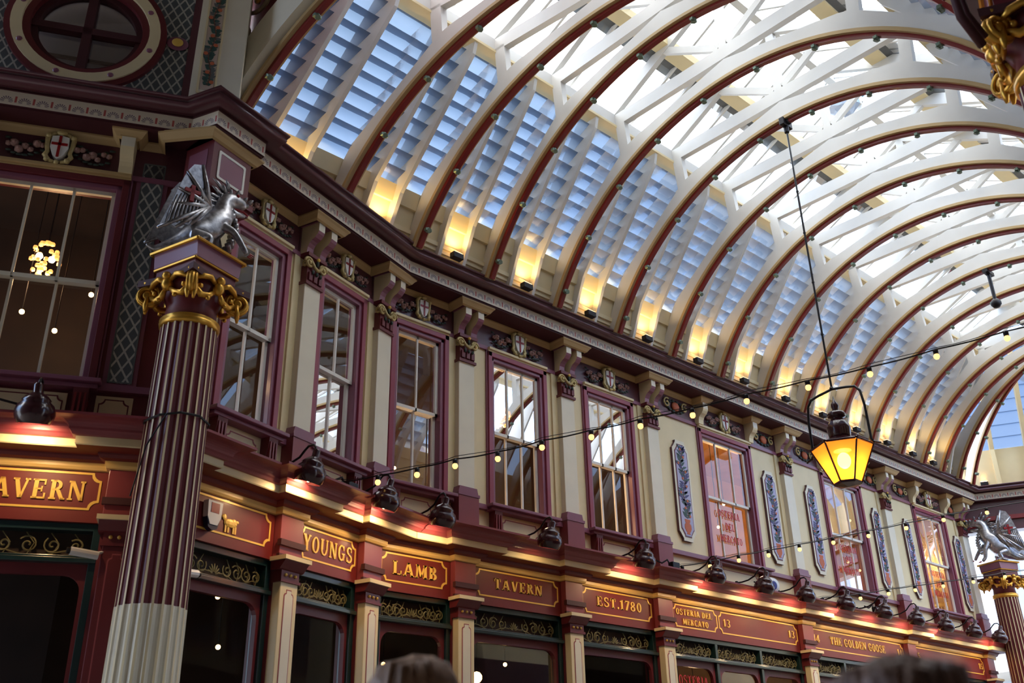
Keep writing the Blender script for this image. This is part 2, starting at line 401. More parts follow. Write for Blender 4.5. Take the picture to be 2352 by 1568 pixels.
def make_truss(x0, k, label, group=None):
    t = empty('arched_roof_truss', label, 'roof truss', (x0, YC, ZO), 0, group)
    ring(MB(), 3.95, 4.21, .055, 25.5, 154.5, k, 48, flat_top=True).build('arch_board', ROOFW, t)
    ring(MB(), 3.91, 3.96, .085, 25.5, 154.5, k, 48).build('arch_moulding', TAN, t)
    ring(MB(), 3.86, 3.912, .035, 25.5, 154.5, k, 48).build('red_arch_edge', RED, t)
    plank(MB(), (2.2, 9.72), (-2.2, 9.72), .22, .05, k).build('collar_beam', ROOFW, t)
    for s in (1, -1):
        plank(MB(), (s*1.98, 9.66), (s*1.93, 8.98), .17, .05, k).build('post', ROOFW, t)
        plank(MB(), (s*2.25, 9.84), (s*.06, 11.0), .15, .045, k).build('principal_rafter', ROOFW, t)
        plank(MB(), (s*.08, 9.86), (s*1.03, 10.46), .11, .035, k).build('strut', ROOFW, t)
    plank(MB(), (0, 9.6), (0, 11.05), .13, .045, k).build('king_post', ROOFW, t)
    for i in range(10):
        a = rad(29.5+i*13.45); b = MB(); c = (k*3.84*math.cos(a), 3.84*math.cos(a), ZC+3.84*math.sin(a))
        b.lathe([(.012, -.04), (.038, -.036), (.042, 0), (.025, .02), (.035, .035)], 8, c, axis=(0, -math.cos(a), -math.sin(a)))
        b.box(c[0]-.05, c[0]+.05, c[1]-.02, c[1]+.025, c[2]-.02, c[2]+.02)
        b.build('bolt_bracket', GREYG, t)
    return t

tl = ['white arched roof truss at the near mouth of the vault beside the painted spandrel',
      'white arched truss slanting, second from the near mouth of the vault',
      'white arched truss slanting slightly, third from the near mouth of the vault',
      'white arched truss whose foot stands over the LAMB sign window',
      'white arched truss whose foot stands left of the TAVERN bay chandelier window',
      'white arched truss carrying the black lantern clamp',
      'white arched truss next behind the one with the lantern clamp',
      'white arched truss two behind the one with the lantern clamp',
      'white arched truss three behind the one with the lantern clamp',
      'white arched truss just left of the lantern rod foot, four behind the clamp',
      'white arched truss whose foot ends above the hanging lantern hoop',
      'white arched truss whose foot ends just right of the hanging lantern finial',
      'white arched truss fifth from the far end of the vault',
      'white arched truss fourth from the far end of the vault',
      'white arched truss third from the far end of the vault',
      'white arched truss last but one at the far end, slightly skewed',
      'darker skewed groin truss at the very far end of the vault']
base_t = None
for i, (x0, k) in enumerate(TR):
    if k == 0 and base_t is not None:
        t = copy_tree(base_t); t.location.x = x0; t['label'] = tl[i]
    else:
        t = make_truss(x0, k, tl[i], 'arched trusses of the glass vault')
        if k == 0: base_t = t

SL0 = (3.44, 7.78); SL1 = (2.22, 9.52)
def bay(i, side):
    (xa, ka), (xb, kb) = TR[i], TR[i+1]
    where = ['first', 'second', 'third', 'fourth', 'fifth', 'sixth', 'seventh', 'eighth', 'ninth', 'tenth', 'eleventh', 'twelfth', 'thirteenth', 'fourteenth', 'fifteenth'][i]
    lab = '%s bay of blue louvred glass from the near end, %s side of vault' % (where, 'left' if side > 0 else 'right')
    x0, k0 = (xa+xb)/2, 0
    t = empty('glazed_roof_bay', lab, 'roof glazing', (x0, YC, ZO), 0, 'louvred side bays of the glass vault')
    def X(fr, y): return (xa+ka*y*1)*(1-fr)+(xb+kb*y)*fr-x0
    n = Vector((.82, .572))
    for fr in (1/3, 2/3):
        poly = [(3.64, 7.02), (3.38, 7.66), (2.11, 9.40), (2.06, 9.60), (2.42, 9.74), (3.70, 7.98), (3.84, 7.02)]
        MB().prism(poly, lambda y, z, d, fr=fr: (X(fr, y*side)+d, y*side, z), -.028, .028).build('rafter', ROOFW, t)
        sl = Vector((3.62-2.0, 7.0-9.4)).normalized()
    m = .0
    for q in range(3):
        fa, fb = q/3+m, (q+1)/3-m
        b = MB(); pts = [(3.72, 6.98), (3.68, 7.18), (3.65, 7.18), (3.64, 7.24), (3.61, 7.24), (3.60, 7.30), (3.64, 7.31), (3.56, 7.58), (3.52, 7.58), (3.45, 7.82)]
        for j in range(len(pts)-1):
            p, r = pts[j], pts[j+1]
            b.add([(X(fa, p[0]*side), p[0]*side, p[1]), (X(fb, p[0]*side), p[0]*side, p[1]), (X(fb, r[0]*side), r[0]*side, r[1]), (X(fa, r[0]*side), r[0]*side, r[1])], [(0, 1, 2, 3)])
        b.build('cream_boarding', CREAM, t)
        N = 9
        if side > 0 or i < 7:
            for j in range(N):
                b = MB(); U = 4; V = 3; st = len(b.v)
                for v in range(V+1):
                    for u in range(U+1):
                        tv = (j+1.02-(v/V)*1.22)/N; sd = (v/V)
                        d = -.16*sd-.05*(1-(2*u/U-1)**2)*(.3+.7*sd)
                        y = SL0[0]+(SL1[0]-SL0[0])*tv+n.x*(-.01-d); z = SL0[1]+(SL1[1]-SL0[1])*tv+n.y*(-.01-d)
                        b.v.append((X(fa+(fb-fa)*u/U, y*side), y*side, z))
                for v in range(V):
                    for u in range(U):
                        b.f.append([st+v*(U+1)+u, st+v*(U+1)+u+1, st+(v+1)*(U+1)+u+1, st+(v+1)*(U+1)+u]); b.m.append(0)
                b.build('glass_louvre', LGLASS, t, smooth=True)
    return t
for i in range(len(TR)-2):
    bay(i, 1); bay(i, -1)
# long members
def long_beam(name, label, y0, y1, z0, z1, m, x0=None, x1=24.5, group=None, cat='beam'):
    x0 = x0 or (5.05 if min(y0, y1) > YC else 5.75)
    b = MB().box(x0, x1, min(y0, y1), max(y0, y1), z0+ZO, z1+ZO); return tag(b.build(name, m), label, cat, group)
for s, nm in ((1, 'left'), (-1, 'right')):
    y = lambda a: YC+s*a
    long_beam('eaves_purlin', 'long white purlin above the louvred glass, %s side' % nm, y(2.06), y(2.30), 9.62, 9.84, ROOFW)
    long_beam('purlin_fascia', 'thin golden cream fillet under the white purlin, %s side' % nm, y(2.04), y(2.30), 9.58, 9.62, ROOFC)
    long_beam('roof_purlin', 'long cream purlin halfway up the glass slope, %s side' % nm, y(.92), y(1.16), 10.50, 10.66, ROOFC)
    long_beam('gutter_strip', 'dark lead strip beside the cream purlin, %s side' % nm, y(1.17), y(1.42), 10.52, 10.56, GREY, cat='flashing')
tag(MB().box(4.4, 24.5, YC-.06, YC+.06, 11.02+ZO, 11.2+ZO).build('ridge_beam', ROOFW), 'white ridge beam along the top of the glass roof', 'beam')
# skylights: glass slopes with bars
for i in range(len(TR)-1):
    (xa, ka), (xb, kb) = TR[i], TR[i+1]
    for s in (1, -1):
        x0 = (xa+xb)/2
        t = empty('roof_skylight', 'clear glass slope over bay %s, %s side of ridge' % (['one', 'two', 'three', 'four', 'five', 'six', 'seven', 'eight', 'nine', 'ten', 'eleven', 'twelve', 'thirteen', 'fourteen', 'fifteen', 'sixteen'][i]+' from the near end', 'left' if s > 0 else 'right'), 'skylight', (x0, YC, ZO), 0, 'clear skylights along the ridge')
        X = lambda fr, y: (xa+ka*y)*(1-fr)+(xb+kb*y)*fr-x0
        P = [(2.36, 9.95), (.04, 11.18)]
        b = MB().add([(X(0.02, s*P[0][0]), s*P[0][0], P[0][1]), (X(.98, s*P[0][0]), s*P[0][0], P[0][1]), (X(.98, s*P[1][0]), s*P[1][0], P[1][1]), (X(0.02, s*P[1][0]), s*P[1][0], P[1][1])], [(0, 1, 2, 3)])
        b.build('glass', RGLASS, t)
        for fr in (1/3, 2/3, 1.0):
            MB().prism([(2.36, 9.88), (.04, 11.1), (.04, 11.16), (2.36, 9.94)], lambda y, z, d, fr=fr: (X(fr, y*s)+d, y*s, z), -.02, .02).build('glazing_bar', ROOFW, t)

# uplights at the foot of each middle strip
upl = None
for i in range(len(TR)-3):
    (xa, ka), (xb, kb) = TR[i], TR[i+1]
    y = 3.50; x = ((xa+ka*y)+(xb+kb*y))/2
    lab = 'small floodlight on the cornice lighting the %s yellow strip from the left' % ['first', 'second', 'third', 'fourth', 'fifth', 'sixth', 'seventh', 'eighth', 'ninth', 'tenth', 'eleventh', 'twelfth', 'thirteenth', 'fourteenth'][i]
    if upl is None:
        upl = empty('floodlight', lab, 'floodlight', (x, YC+y, 7.115+ZO), 0, 'floodlights on the vault cornice')
        MB().box(-.09, .09, -.05, .05, -.04, .05).build('housing', BLACK, upl, bevel=.008)
        MB().box(-.075, .075, -.04, .04, .05, .056).build('lens', mat('warm lens', (1, .8, .5), .3, emit=(1, .6, .25), est=6), upl)
        ld = bpy.data.lights.new('floodlight_lamp', 'SPOT'); ld.energy = 14; ld.color = (1, .66, .24); ld.spot_size = rad(125); ld.spot_blend = .6; ld.shadow_soft_size = .05
        lo = bpy.data.objects.new('floodlight_lamp', ld); C.objects.link(lo); lo.parent = upl; lo.location = (0, 0, .07)
        lo.rotation_euler = Vector((0, -.25, 1)).to_track_quat('-Z', 'Y').to_euler()
    else:
        c = copy_tree(upl); c.location = (x, YC+y, 7.115+ZO); c['label'] = lab

# painted spandrel beside the near mouth, and the unseen crossing walls and ceiling added to shade it
x0, k = TR[0]
mb = MB(); N = 24
def SP(y, z): return (k*y, y, z)
for sgn in (1, -1):
    for i in range(N):
        a, b_ = rad(26+64*i/N), rad(26+64*(i+1)/N)
        q = []
        for aa in (a, b_):
            q.append((sgn*4.22*math.cos(aa), ZC+4.22*math.sin(aa)))
        top = 12.4
        vs = [SP(*q[0]), SP(*q[1]), SP(q[1][0], top), SP(q[0][0], top)]
        mb.add(vs, [(0, 1, 2, 3)])
mb.add([SP(3.79, 7.1), SP(5.2, 7.1), SP(5.2, 12.4), SP(3.79, 12.4)], [(0, 1, 2, 3)])
o = mb.build('wall_spandrel', RED); o.location = (x0+.02, YC, ZO); o['kind'] = 'structure'
o = ring(MB(), 4.0, 4.45, .09, 26, 154, k, 40).build('mouth_arch', PALE); o.location = (x0-.08, YC, ZO)
tag(o, 'broad pale arch board edging the near mouth of the vault under the red spandrel', 'arch')
# scroll relief on the spandrel
t = empty('scroll_relief', 'gilded acanthus scrolls on the red spandrel beside the near arch', 'relief', (x0-.06, YC, ZO))
for (cy, cz, r, sg) in ((3.35, 8.75, .26, 1), (3.02, 9.25, .3, -1), (3.4, 9.7, .34, 1), (2.95, 10.2, .32, -1), (3.5, 10.7, .3, 1), (2.6, 10.0, .26, 1)):
    b = MB(); b.tube([(k*a-.02, a, z) for a, z in spiral(cy, cz, r, 1.6, .5, sg)], .028, 6); b.build('scroll', mat('scroll paint', s2l(150, 130, 100), .5) if 'scroll paint' not in bpy.data.materials else bpy.data.materials['scroll paint'], t)
    MB().ball((k*cy-.04, cy, cz), .07, 8, sc=(.5, 1, 1)).build('rosette', GOLD, t)

# ================================================================== FACADE
def inter(F1, o1, F2, o2):
    p = at(F1, 0, o1); q = at(F2, 0, o2); d1 = Vector((math.cos(F1[2]), math.sin(F1[2]))); d2_ = Vector((math.cos(F2[2]), math.sin(F2[2])))
    r = Vector((q.x-p.x, q.y-p.y)); den = d1.x*d2_.y-d1.y*d2_.x; t = (r.x*d2_.y-r.y*d2_.x)/den
    return (p.x+d1.x*t, p.y+d1.y*t)
XY = lambda F, s, o=0: tuple(at(F, s, o)[:2])
WIN = [('L', FL, -1.24, .02, 3), ('A', FA, -2.84, -2.13, 2), ('A', FA, -1.33, -.63, 2), ('B', FB, 7.2, 7.95, 2), ('B', FB, 8.97, 9.93, 3), ('B', FB, 11.04, 12.0, 3),
       ('B', FB, 14.07, 15.43, 3), ('B', FB, 18.2, 19.55, 3), ('B', FB, 22.2, 23.55, 3)]
ENDS = {'L': (-5.0, .80), 'A': (-3.56, 0.03), 'B': (7.0, 24.95)}
FR = {'L': FL, 'A': FA, 'B': FB}
ZW0, ZW1 = 3.84, 6.1
for key, nm in (('L', 'wall_left'), ('A', 'wall_middle'), ('B', 'wall_right')):
    F = FR[key]; s0, s1 = ENDS[key]; b = MB(); ws = [(w_[2]-.06, w_[3]+.06) for w_ in WIN if w_[0] == key]
    if key == 'L': ws = [(-4.2, -2.6)]+ws
    b.W(s0, s1, -.2, 0, 3.3, ZW0); b.W(s0, s1, -.2, 0, ZW1, 7.0)
    cur = s0
    for a, c in ws: b.W(cur, a, -.2, 0, ZW0, ZW1); cur = c
    b.W(cur, s1, -.2, 0, ZW0, ZW1)
    if key == 'L':      # shop level piers
        pass
    o = b.build(nm, MAROON if key == 'L' else CREAM, kind='structure'); o.location = (F[0], F[1], ZO); o.rotation_euler.z = F[2]
    # frieze ground and dado rail, flush strips on the wall
    b = MB().W(s0, s1, .0, .02, 6.30, 6.76); o = b.build('trim_frieze', DPLUM, kind='structure'); o.location = (F[0], F[1], ZO); o.rotation_euler.z = F[2]
    b = MB().W(s0, s1, .0, .07, 3.76, 3.83); o = b.build('trim_dado_rail', PLUM, kind='structure'); o.location = (F[0], F[1], ZO); o.rotation_euler.z = F[2]
    b = MB().W(s0, s1, .0, .035, 6.24, 6.30); o = b.build('trim_frieze_rail', PLUM, kind='structure'); o.location = (F[0], F[1], ZO); o.rotation_euler.z = F[2]
# rooms behind the windows
def room(F, s0, s1, z0, z1, d, m, fl, nm):
    b = MB(); b.W(s0, s1, -d-.1, -d, z0, z1); b.W(s0-.1, s0, -d-.1, -.22, z0, z1); b.W(s1, s1+.1, -d-.1, -.22, z0, z1)
    o = b.build('wall_%s' % nm, m, kind='structure'); o.location = (F[0], F[1], ZO); o.rotation_euler.z = F[2]
    b = MB().W(s0, s1, -d, -.22, z1-.05, z1); o = b.build('ceiling_%s' % nm, m, kind='structure'); o.location = (F[0], F[1], ZO); o.rotation_euler.z = F[2]
    b = MB().W(s0, s1, -d, -.22, z0, z0+.05); o = b.build('floor_%s' % nm, fl, kind='structure'); o.location = (F[0], F[1], ZO); o.rotation_euler.z = F[2]
def room_run(path, d, z0, z1, m, nm):
    for part, prof in (('wall', [(-d, z0), (-d, z1)]), ('ceiling', [(-.21, z1), (-d, z1)]), ('floor', [(-.21, z0), (-d, z0)])):
        b = MB(); sweep(b, path, prof, closed_ends=False); b.build('%s_%s' % (part, nm), m, kind='structure')
corner = inter(FL, 0, FA, 0)
pub = [XY(FL, -5.2), corner, (7.0, 10.0), (13.0, 10.0)]
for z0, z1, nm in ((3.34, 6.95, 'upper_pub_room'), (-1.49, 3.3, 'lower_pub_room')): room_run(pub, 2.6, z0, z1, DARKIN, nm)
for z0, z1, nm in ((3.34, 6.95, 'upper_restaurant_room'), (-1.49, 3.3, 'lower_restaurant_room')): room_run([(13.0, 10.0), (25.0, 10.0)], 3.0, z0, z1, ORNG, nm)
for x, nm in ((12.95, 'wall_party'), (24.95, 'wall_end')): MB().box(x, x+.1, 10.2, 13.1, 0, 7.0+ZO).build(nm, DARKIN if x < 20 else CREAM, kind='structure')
# shop level piers and lintel behind the pilasters
for key, s0, s1 in (('L', -5.0, -1.75), ('L', .42, .80), ('A', -3.56, -3.3), ('A', -1.8, -1.52), ('A', -.34, .03), ('B', 7.0, 7.05), ('B', 8.22, 8.5), ('B', 10.28, 10.56), ('B', 12.36, 12.64), ('B', 16.48, 16.76), ('B', 20.46, 20.74), ('B', 24.28, 24.95)):
    F = FR[key]; o = MB().W(s0, s1, -.3, 0, -1.5, 2.47).build('wall_shop_pier', MAROON, kind='structure'); o.location = (F[0], F[1], ZO); o.rotation_euler.z = F[2]
for key in 'LAB':
    F = FR[key]; s0, s1 = ENDS[key]; o = MB().W(s0, s1, -.3, 0, 2.985, 3.3).W(s0, s1, -.3, -.085, 2.44, 2.985).build('wall_shop_lintel', MAROON, kind='structure'); o.location = (F[0], F[1], ZO); o.rotation_euler.z = F[2]

def make_window(idx, F, s0, s1, n):
    t = empty('window_%d' % idx, None, None, at(F, (s0+s1)/2, 0, ZW0), F[2], kind='structure'); h = (s1-s0)/2; H = 6.09-ZW0; z0 = 0
    b = MB()
    for (a, c, o0, o1, m) in ((.0, .055, -.15, .03, 1), (.055, .13, -.02, .06, 0), (.13, .15, -.01, .035, 1)):
        b.W(-h-c, -h-a, o0, o1, -.0, H+c, m); b.W(h+a, h+c, o0, o1, -.0, H+c, m); b.W(-h-c, h+c, o0, o1, H+a, H+c, m)
    b.build('window_surround', [SURR if F is not FL else MAROON, PLUM], t, bevel=.006)
    mid = 4.985-ZW0
    for nm, za, zb, o, bot in (('upper_sash', mid-.03, H, -.03, .045), ('lower_sash', 0, mid+.02, -.08, .10)):
        b = MB(); b.W(-h, -h+.045, o-.04, o, za, zb); b.W(h-.045, h, o-.04, o, za, zb); b.W(-h, h, o-.04, o, zb-.045, zb); b.W(-h, h, o-.04, o, za, za+bot)
        for i in range(1, n): x = -h+2*h*i/n; b.W(x-.013, x+.013, o-.03, o, za, zb)
        s_ = b.build(nm, WHITE if F is not FL else PALE, t)
        g = MB().add([(-h, -(o-.02), za), (h, -(o-.02), za), (h, -(o-.02), zb), (-h, -(o-.02), zb)], [(0, 1, 2, 3)]).build('glass', WGLASS, s_)
    MB().W(-h-.13, h+.13, -.0, .09, H+.155, H+.195).W(-h-.13, h+.13, 0, .06, H+.13, H+.155).build('hood_moulding', TAN if F is FL else CREAM, t, bevel=.005)
    MB().W(-h-.2, h+.2, -.1, .2, -.045, .0).W(-h-.17, h+.17, -.1, .14, -.09, -.045).build('sill', PLUM, t, bevel=.008)
    for s in (-1, 1):
        x = s*(h+.03); b = MB()
        b.prism([(0, -.09), (.13, -.09), (.12, -.2), (.05, -.42), (0, -.42)], lambda o, z, q: (x+q, -o, z), -.07, .07)
        for q in (-.045, 0, .045): b.W(x+q-.01, x+q+.01, .05, .135, -.36, -.14, 1)
        b.build('sill_bracket', [MAROON, RED], t)
    return t
for i, (k_, F, s0, s1, n) in enumerate(WIN): make_window(i+1, F, s0, s1, n)

# cream panels with painted outline under the sills
def outline_panel(nm, label, F, s0, s1, z0, z1, grp, cat='panel'):
    t = wthing(nm, label, cat, F, (s0+s1)/2, (z0+z1)/2, .0, grp); h = (s1-s0)/2; v = (z1-z0)/2
    MB().W(-h, h, 0, .025, -v, v).build('board', CREAM, t)
    if h > .09: border_mb(-h+.03, h-.03, -v+.04, v-.03, .025, .012, .05, .003).build('painted_line', MAROON if F is FL else PINKL, t)
PINKL = mat('rose line paint', s2l(160, 80, 84), .5)
names = ['under the left wall window', 'under the window beside the fluted column', 'under the window over the YOUNGS sign', 'under the window over the LAMB sign', 'under the window over the TAVERN sign', 'under the window over the EST.1780 sign', 'under the first restaurant window', 'under the second restaurant window', 'under the third restaurant window']
for i, (k_, F, s0, s1, n) in enumerate(WIN):
    outline_panel('dado_panel', 'cream panel with thin painted outline '+names[i], F, s0+.10, s1-.1, 3.44, 3.72, 'cream panels under the windows')

# ------------------------------------------------------------------ main cornice
cp = [(-.2-2, 10.454+.997), (3.38, 8.67), (3.52, 8.35), (4.21, 8.54), (4.2, 8.666), (7.07, 9.57), (24.85, 9.57), (24.85+.438*6, 9.57-.899*6)]
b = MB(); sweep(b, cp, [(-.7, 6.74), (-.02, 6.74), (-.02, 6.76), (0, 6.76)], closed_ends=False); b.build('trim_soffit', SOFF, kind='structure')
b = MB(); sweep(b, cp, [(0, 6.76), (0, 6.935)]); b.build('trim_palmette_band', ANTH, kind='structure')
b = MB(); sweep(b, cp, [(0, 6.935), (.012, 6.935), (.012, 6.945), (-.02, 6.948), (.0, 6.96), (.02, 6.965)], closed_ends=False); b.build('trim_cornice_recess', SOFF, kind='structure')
prof = [(.02, 6.965), (.05, 6.955)]
for i in range(9): a = rad(-80+20*i); prof.append((.11+.07*math.cos(a), 6.995+.05*math.sin(a)))
prof += [(.19, 7.045), (.205, 7.05), (.205, 7.07), (-.8, 7.08)]
b = MB(); sweep(b, cp, prof, closed_ends=False); b.build('trim_crown_moulding', DPLUM, smooth=True, kind='structure')

# cream trim below the soffit breaking forward round each bracket
PIL = [('A', -1.66), ('A', -.17), ('B', 8.36), ('B', 10.45), ('B', 12.54), ('B', 16.67), ('B', 20.65), ('B', 24.48)]
SB = [('B', 13.98), ('B', 15.55), ('B', 18.1), ('B', 19.66), ('B', 22.08), ('B', 23.68)]
path = [XY(FL, -5)]
for s in (-1.5, -.0+.08): path += [XY(FL, s-.1), XY(FL, s-.1, .2), XY(FL, s+.1, .2), XY(FL, s+.1)]
path += [XY(FL, .45), XY(FL, .45, .25), XY(FA, -3.76, .42), XY(FA, -3.12, .42), XY(FA, -3.12, 0)]
brk = [(k_, s, .24, .32) for k_, s in PIL]+[(k_, s, .1, .22) for k_, s in SB]; brk.sort(key=lambda q: (q[0], q[1]))
for k_, s, hw, dp in brk:
    F = FR[k_]; path += [XY(F, s-hw), XY(F, s-hw, dp), XY(F, s+hw, dp), XY(F, s+hw)]
    if k_ == 'A' and s > -.5: path += []
path += [XY(FB, 24.9)]
b = MB(); sweep(b, path, [(0, 6.64), (.03, 6.655), (.06, 6.70), (.08, 6.72), (.08, 6.745), (-.2, 6.745)]); b.build('trim_bracket_moulding', TAN, kind='structure')

CSIDE = [(0, 6.655), (.29, 6.655), (.29, 6.535), (.275, 6.50), (.235, 6.455), (.185, 6.43), (.15, 6.40), (.125, 6.355), (.115, 6.28), (0, 6.28)]
def scroll(parent, x, hw, z0=0, scale=1.0, name='scroll_bracket', mside=CREAM, mfront=PLUM, tip=PALE):
    b = MB(); P = [(o*scale, z-z0) for o, z in CSIDE]
    b.prism(P, lambda o, z, q: (x+q, -o-.02, z), -hw, hw, 0, lambda i: 2 if i == 1 else (1 if 2 <= i <= 7 else 0))
    return b.build(name, [mside, mfront, tip], parent)
def make_pilaster():
    t = empty('wall_pilaster', 'x', 'pilaster', (0, 0, 0))
    z = 3.40
    MB().W(-.26, .26, 0, .03, 3.83-z, 6.24-z).build('backing_strip', CREAM, t)
    MB().W(-.18, .18, .0, .17, 0, .47).build('plinth', RED2, t)
    b = MB(); b.prism([(-.18, 0), (.18, 0), (.155, .1), (-.155, .1)], lambda a, h, q: (a, -q, h+.48), 0, .16); b.W(-.19, .19, 0, .18, .45, .49); b.build('plinth_cap', PLUM, t)
    MB().W(-.145, .145, .0, .12, .58, 5.87-z).build('shaft', PALE, t, bevel=.008)
    b = MB(); b.W(-.16, .16, 0, .15, 5.85-z, 5.89-z); b.W(-.135, .135, 0, .13, 5.89-z, 6.12-z)
    for q in (-.09, 0, .09): b.W(q-.03, q+.03, .13, .16, 5.91-z, 6.02-z)
    b.build('capital_block', MAROON, t)
    b = MB()
    for s in (-1, 1):
        b.tube([(s*.13+x, -.15, zz) for x, zz in spiral(0, 6.14-z, .075, 1.7, 0, s, 22)], .018, 6)
        b.tube([(s*.15, -.11+x, zz) for x, zz in spiral(0, 6.14-z, .06, 1.5, 0, s, 16)], .014, 5)
        b.ball((s*.13, -.16, 6.14-z), .03, 8)
    b.tube([(-.12, -.16, 6.19-z), (-.05, -.17, 6.10-z), (0, -.18, 6.07-z), (.05, -.17, 6.10-z), (.12, -.16, 6.19-z)], .024, 6)
    b.build('volute', CAPG, t, smooth=True)
    b = MB()
    for q in (-.07, 0, .07): b.ball((q, -.17, 6.02-z), .028, 6, sc=(.8, .8, 1.2))
    b.build('leaf_row', LEAF, t, smooth=True); MB().ball((0, -.17, 6.17-z), .035, 6, sc=(.7, .7, 1.4)).build('leaf', LEAF, t, smooth=True)
    MB().ball((0, -.18, 6.225-z), .025, 8).build('rosette', GOLDP, t, smooth=True)
    MB().W(-.17, .17, 0, .17, 6.23-z, 6.28-z).build('abacus', MAROON, t)
    MB().W(-.2, .2, 0, .03, 6.28-z, 6.66-z).build('bracket_back', DPLUM, t)
    for s in (-1, 1): scroll(t, s*.12, .055, z)
    MB().W(-.2, .2, 0, .3, 6.655-z, 6.70-z).build('bracket_cap', PLUM, t)
    return t
RED2 = mat('rose red paint', s2l(138, 58, 64), .45, coat=.15)
CAPG = mat('cream and gold relief', s2l(206, 184, 124), .45, .2, var=.3, scale=20)
pl_lab = ['cream wall pilaster between the two windows right of the fluted column', 'cream wall pilaster at the bend between YOUNGS and LAMB windows', 'cream wall pilaster between the LAMB and TAVERN sign windows', 'cream wall pilaster between the TAVERN and EST.1780 sign windows', 'cream wall pilaster left of the first painted floral panel', 'cream wall pilaster between second and third painted floral panels', 'cream wall pilaster between fourth and fifth painted floral panels, past the lantern', 'cream wall pilaster at the far end beside the distant fluted column']
p0 = make_pilaster()
for i, (k_, s) in enumerate(PIL):
    p = p0 if i == 0 else copy_tree(p0); p.location = at(FR[k_], s, 0, 3.40); p.rotation_euler.z = FR[k_][2]
    tag(p, pl_lab[i], 'pilaster', 'upper wall pilasters')
sb_lab = ['left of the first restaurant window', 'right of the first restaurant window', 'left of the restaurant window behind the lantern', 'right of the restaurant window behind the lantern', 'left of the last restaurant window', 'right of the last restaurant window']
s0_ = empty('console_bracket', 'x', 'bracket', (0, 0, 0)); scroll(s0_, 0, .07, 6.28, .75, mfront=CREAM); MB().W(-.09, .09, 0, .24, .375, .42).build('bracket_cap', TAN, s0_)
for i, (k_, s) in enumerate(SB+[('L', -1.42), ('L', .08)]):
    p = s0_ if i == 0 else copy_tree(s0_); p.location = at(FR[k_], s, 0, 6.28); p.rotation_euler.z = FR[k_][2]
    tag(p, 'small cream scroll bracket '+(sb_lab+['at the left picture edge, left wall', 'beside the grey lattice strip on the left wall'])[i], 'bracket', 'small scroll brackets under the cornice')

# frieze reliefs: shield of Saint George with garlands
def make_relief():
    t = empty('frieze_relief', 'x', 'relief', (0, 0, 0))
    sh = [(-.085, .14), (0, .16), (.085, .14), (.09, 0), (.05, -.1), (0, -.14), (-.05, -.1), (-.09, 0)]
    b = MB().prism(sh, lambda x, z, q: (x, -q, z), .02, .09).build('shield', WHITE, t)
    MB().W(-.014, .014, .09, .098, -.12, .15).W(-.08, .08, .09, .098, .03, .06).build('red_cross', REDM, b)
    b = MB()
    for s in (-1, 1):
        b.tube([(s*x_, -.06, z_) for x_, z_ in ((.02, .2), (.08, .19), (.13, .13), (.125, .03), (.11, -.04), (.13, -.09), (.09, -.15), (.03, -.17))], [.02, .025, .03, .026, .024, .03, .024, .02], 6)
        b.ball((s*.125, -.075, .15), .035, 6); b.ball((s*.1, -.075, -.15), .035, 6)
    b.ball((0, -.08, .2), .045, 8, sc=(1.3, .6, .8)); b.ball((0, -.08, -.18), .03, 6); b.build('scroll_frame', CAPG, t, smooth=True)
    for s in (-1, 1):
        r = random.Random(5+s); b = MB()
        for i in range(7):
            a = i/6; x = s*(.17+.33*a); z = .05-.09*math.sin(PI*a*.9)+(.03 if i % 2 else -.02); R_ = r.choice((.035, .05, .042))
            b.ball((x, -.045, z), R_, 7, sc=(1, .7, 1)); b.ball((x, -.045-R_*.6, z), R_*.45, 5)
        b.build('rose_garland', ROSE, t, smooth=True)
        b = MB()
        for i in range(14):
            a = i/13; x = s*(.16+.36*a); z = .05-.09*math.sin(PI*a*.9)+(.065 if i % 2 else -.075)
            b.ball((x, -.03, z), .032, 5, sc=(1.2, .4, .55))
        b.build('garland_leaves', LEAF, t, smooth=True)
    return t
r0 = make_relief()
rl = ['over the left wall window', 'over the window beside the silver dragon', 'over the window above the YOUNGS sign', 'over the window above the LAMB sign', 'over the window above the TAVERN sign', 'over the window above the EST.1780 sign', 'over the first restaurant window', 'over the window behind the hanging lantern', 'over the last restaurant window']
for i, (k_, F, a, c, n) in enumerate(WIN):
    p = r0 if i == 0 else copy_tree(r0); p.location = at(F, (a+c)/2, .02, 6.475); p.rotation_euler.z = F[2]
    if c-a > 1.2 and False: p.scale.x = 1.1
    if c-a < .8: p.scale = (.86, 1, .9)
    tag(p, 'red-cross shield with rose garlands in the frieze '+rl[i], 'relief', 'shield reliefs in the frieze')

# painted floral panels
FP = [(13.34, .225), (16.08, .22), (17.56, .21), (20.18, .185), (21.58, .185), (24.13, .2)]
fl_lab = ['first tall floral plaque, left of the restaurant window with red lettering', 'second tall floral plaque, right of the first restaurant window', 'third tall floral plaque, left of the window behind the lantern', 'fourth tall floral plaque, right of the window behind the lantern', 'fifth tall floral plaque, left of the last window', 'sixth and farthest tall floral plaque at the end of the wall']
pr_lab = ['above the first floral plaque', 'above the second floral plaque', 'above the third floral plaque', 'above the fourth floral plaque', 'above the fifth floral plaque', 'above the farthest floral plaque']
def notched(h, v, n):
    return [(-h, -v+n*1.6), (-h+n*.3, -v+n*1.3), (-h+n, -v+n*.35), (-h+n, -v), (h-n, -v), (h-n, -v+n*.35), (h-n*.3, -v+n*1.3), (h, -v+n*1.6), (h, v-n*1.6), (h-n*.3, v-n*1.3), (h-n, v-n*.35), (h-n, v), (-h+n, v), (-h+n, v-n*.35), (-h+n*.3, v-n*1.3), (-h, v-n*1.6)]
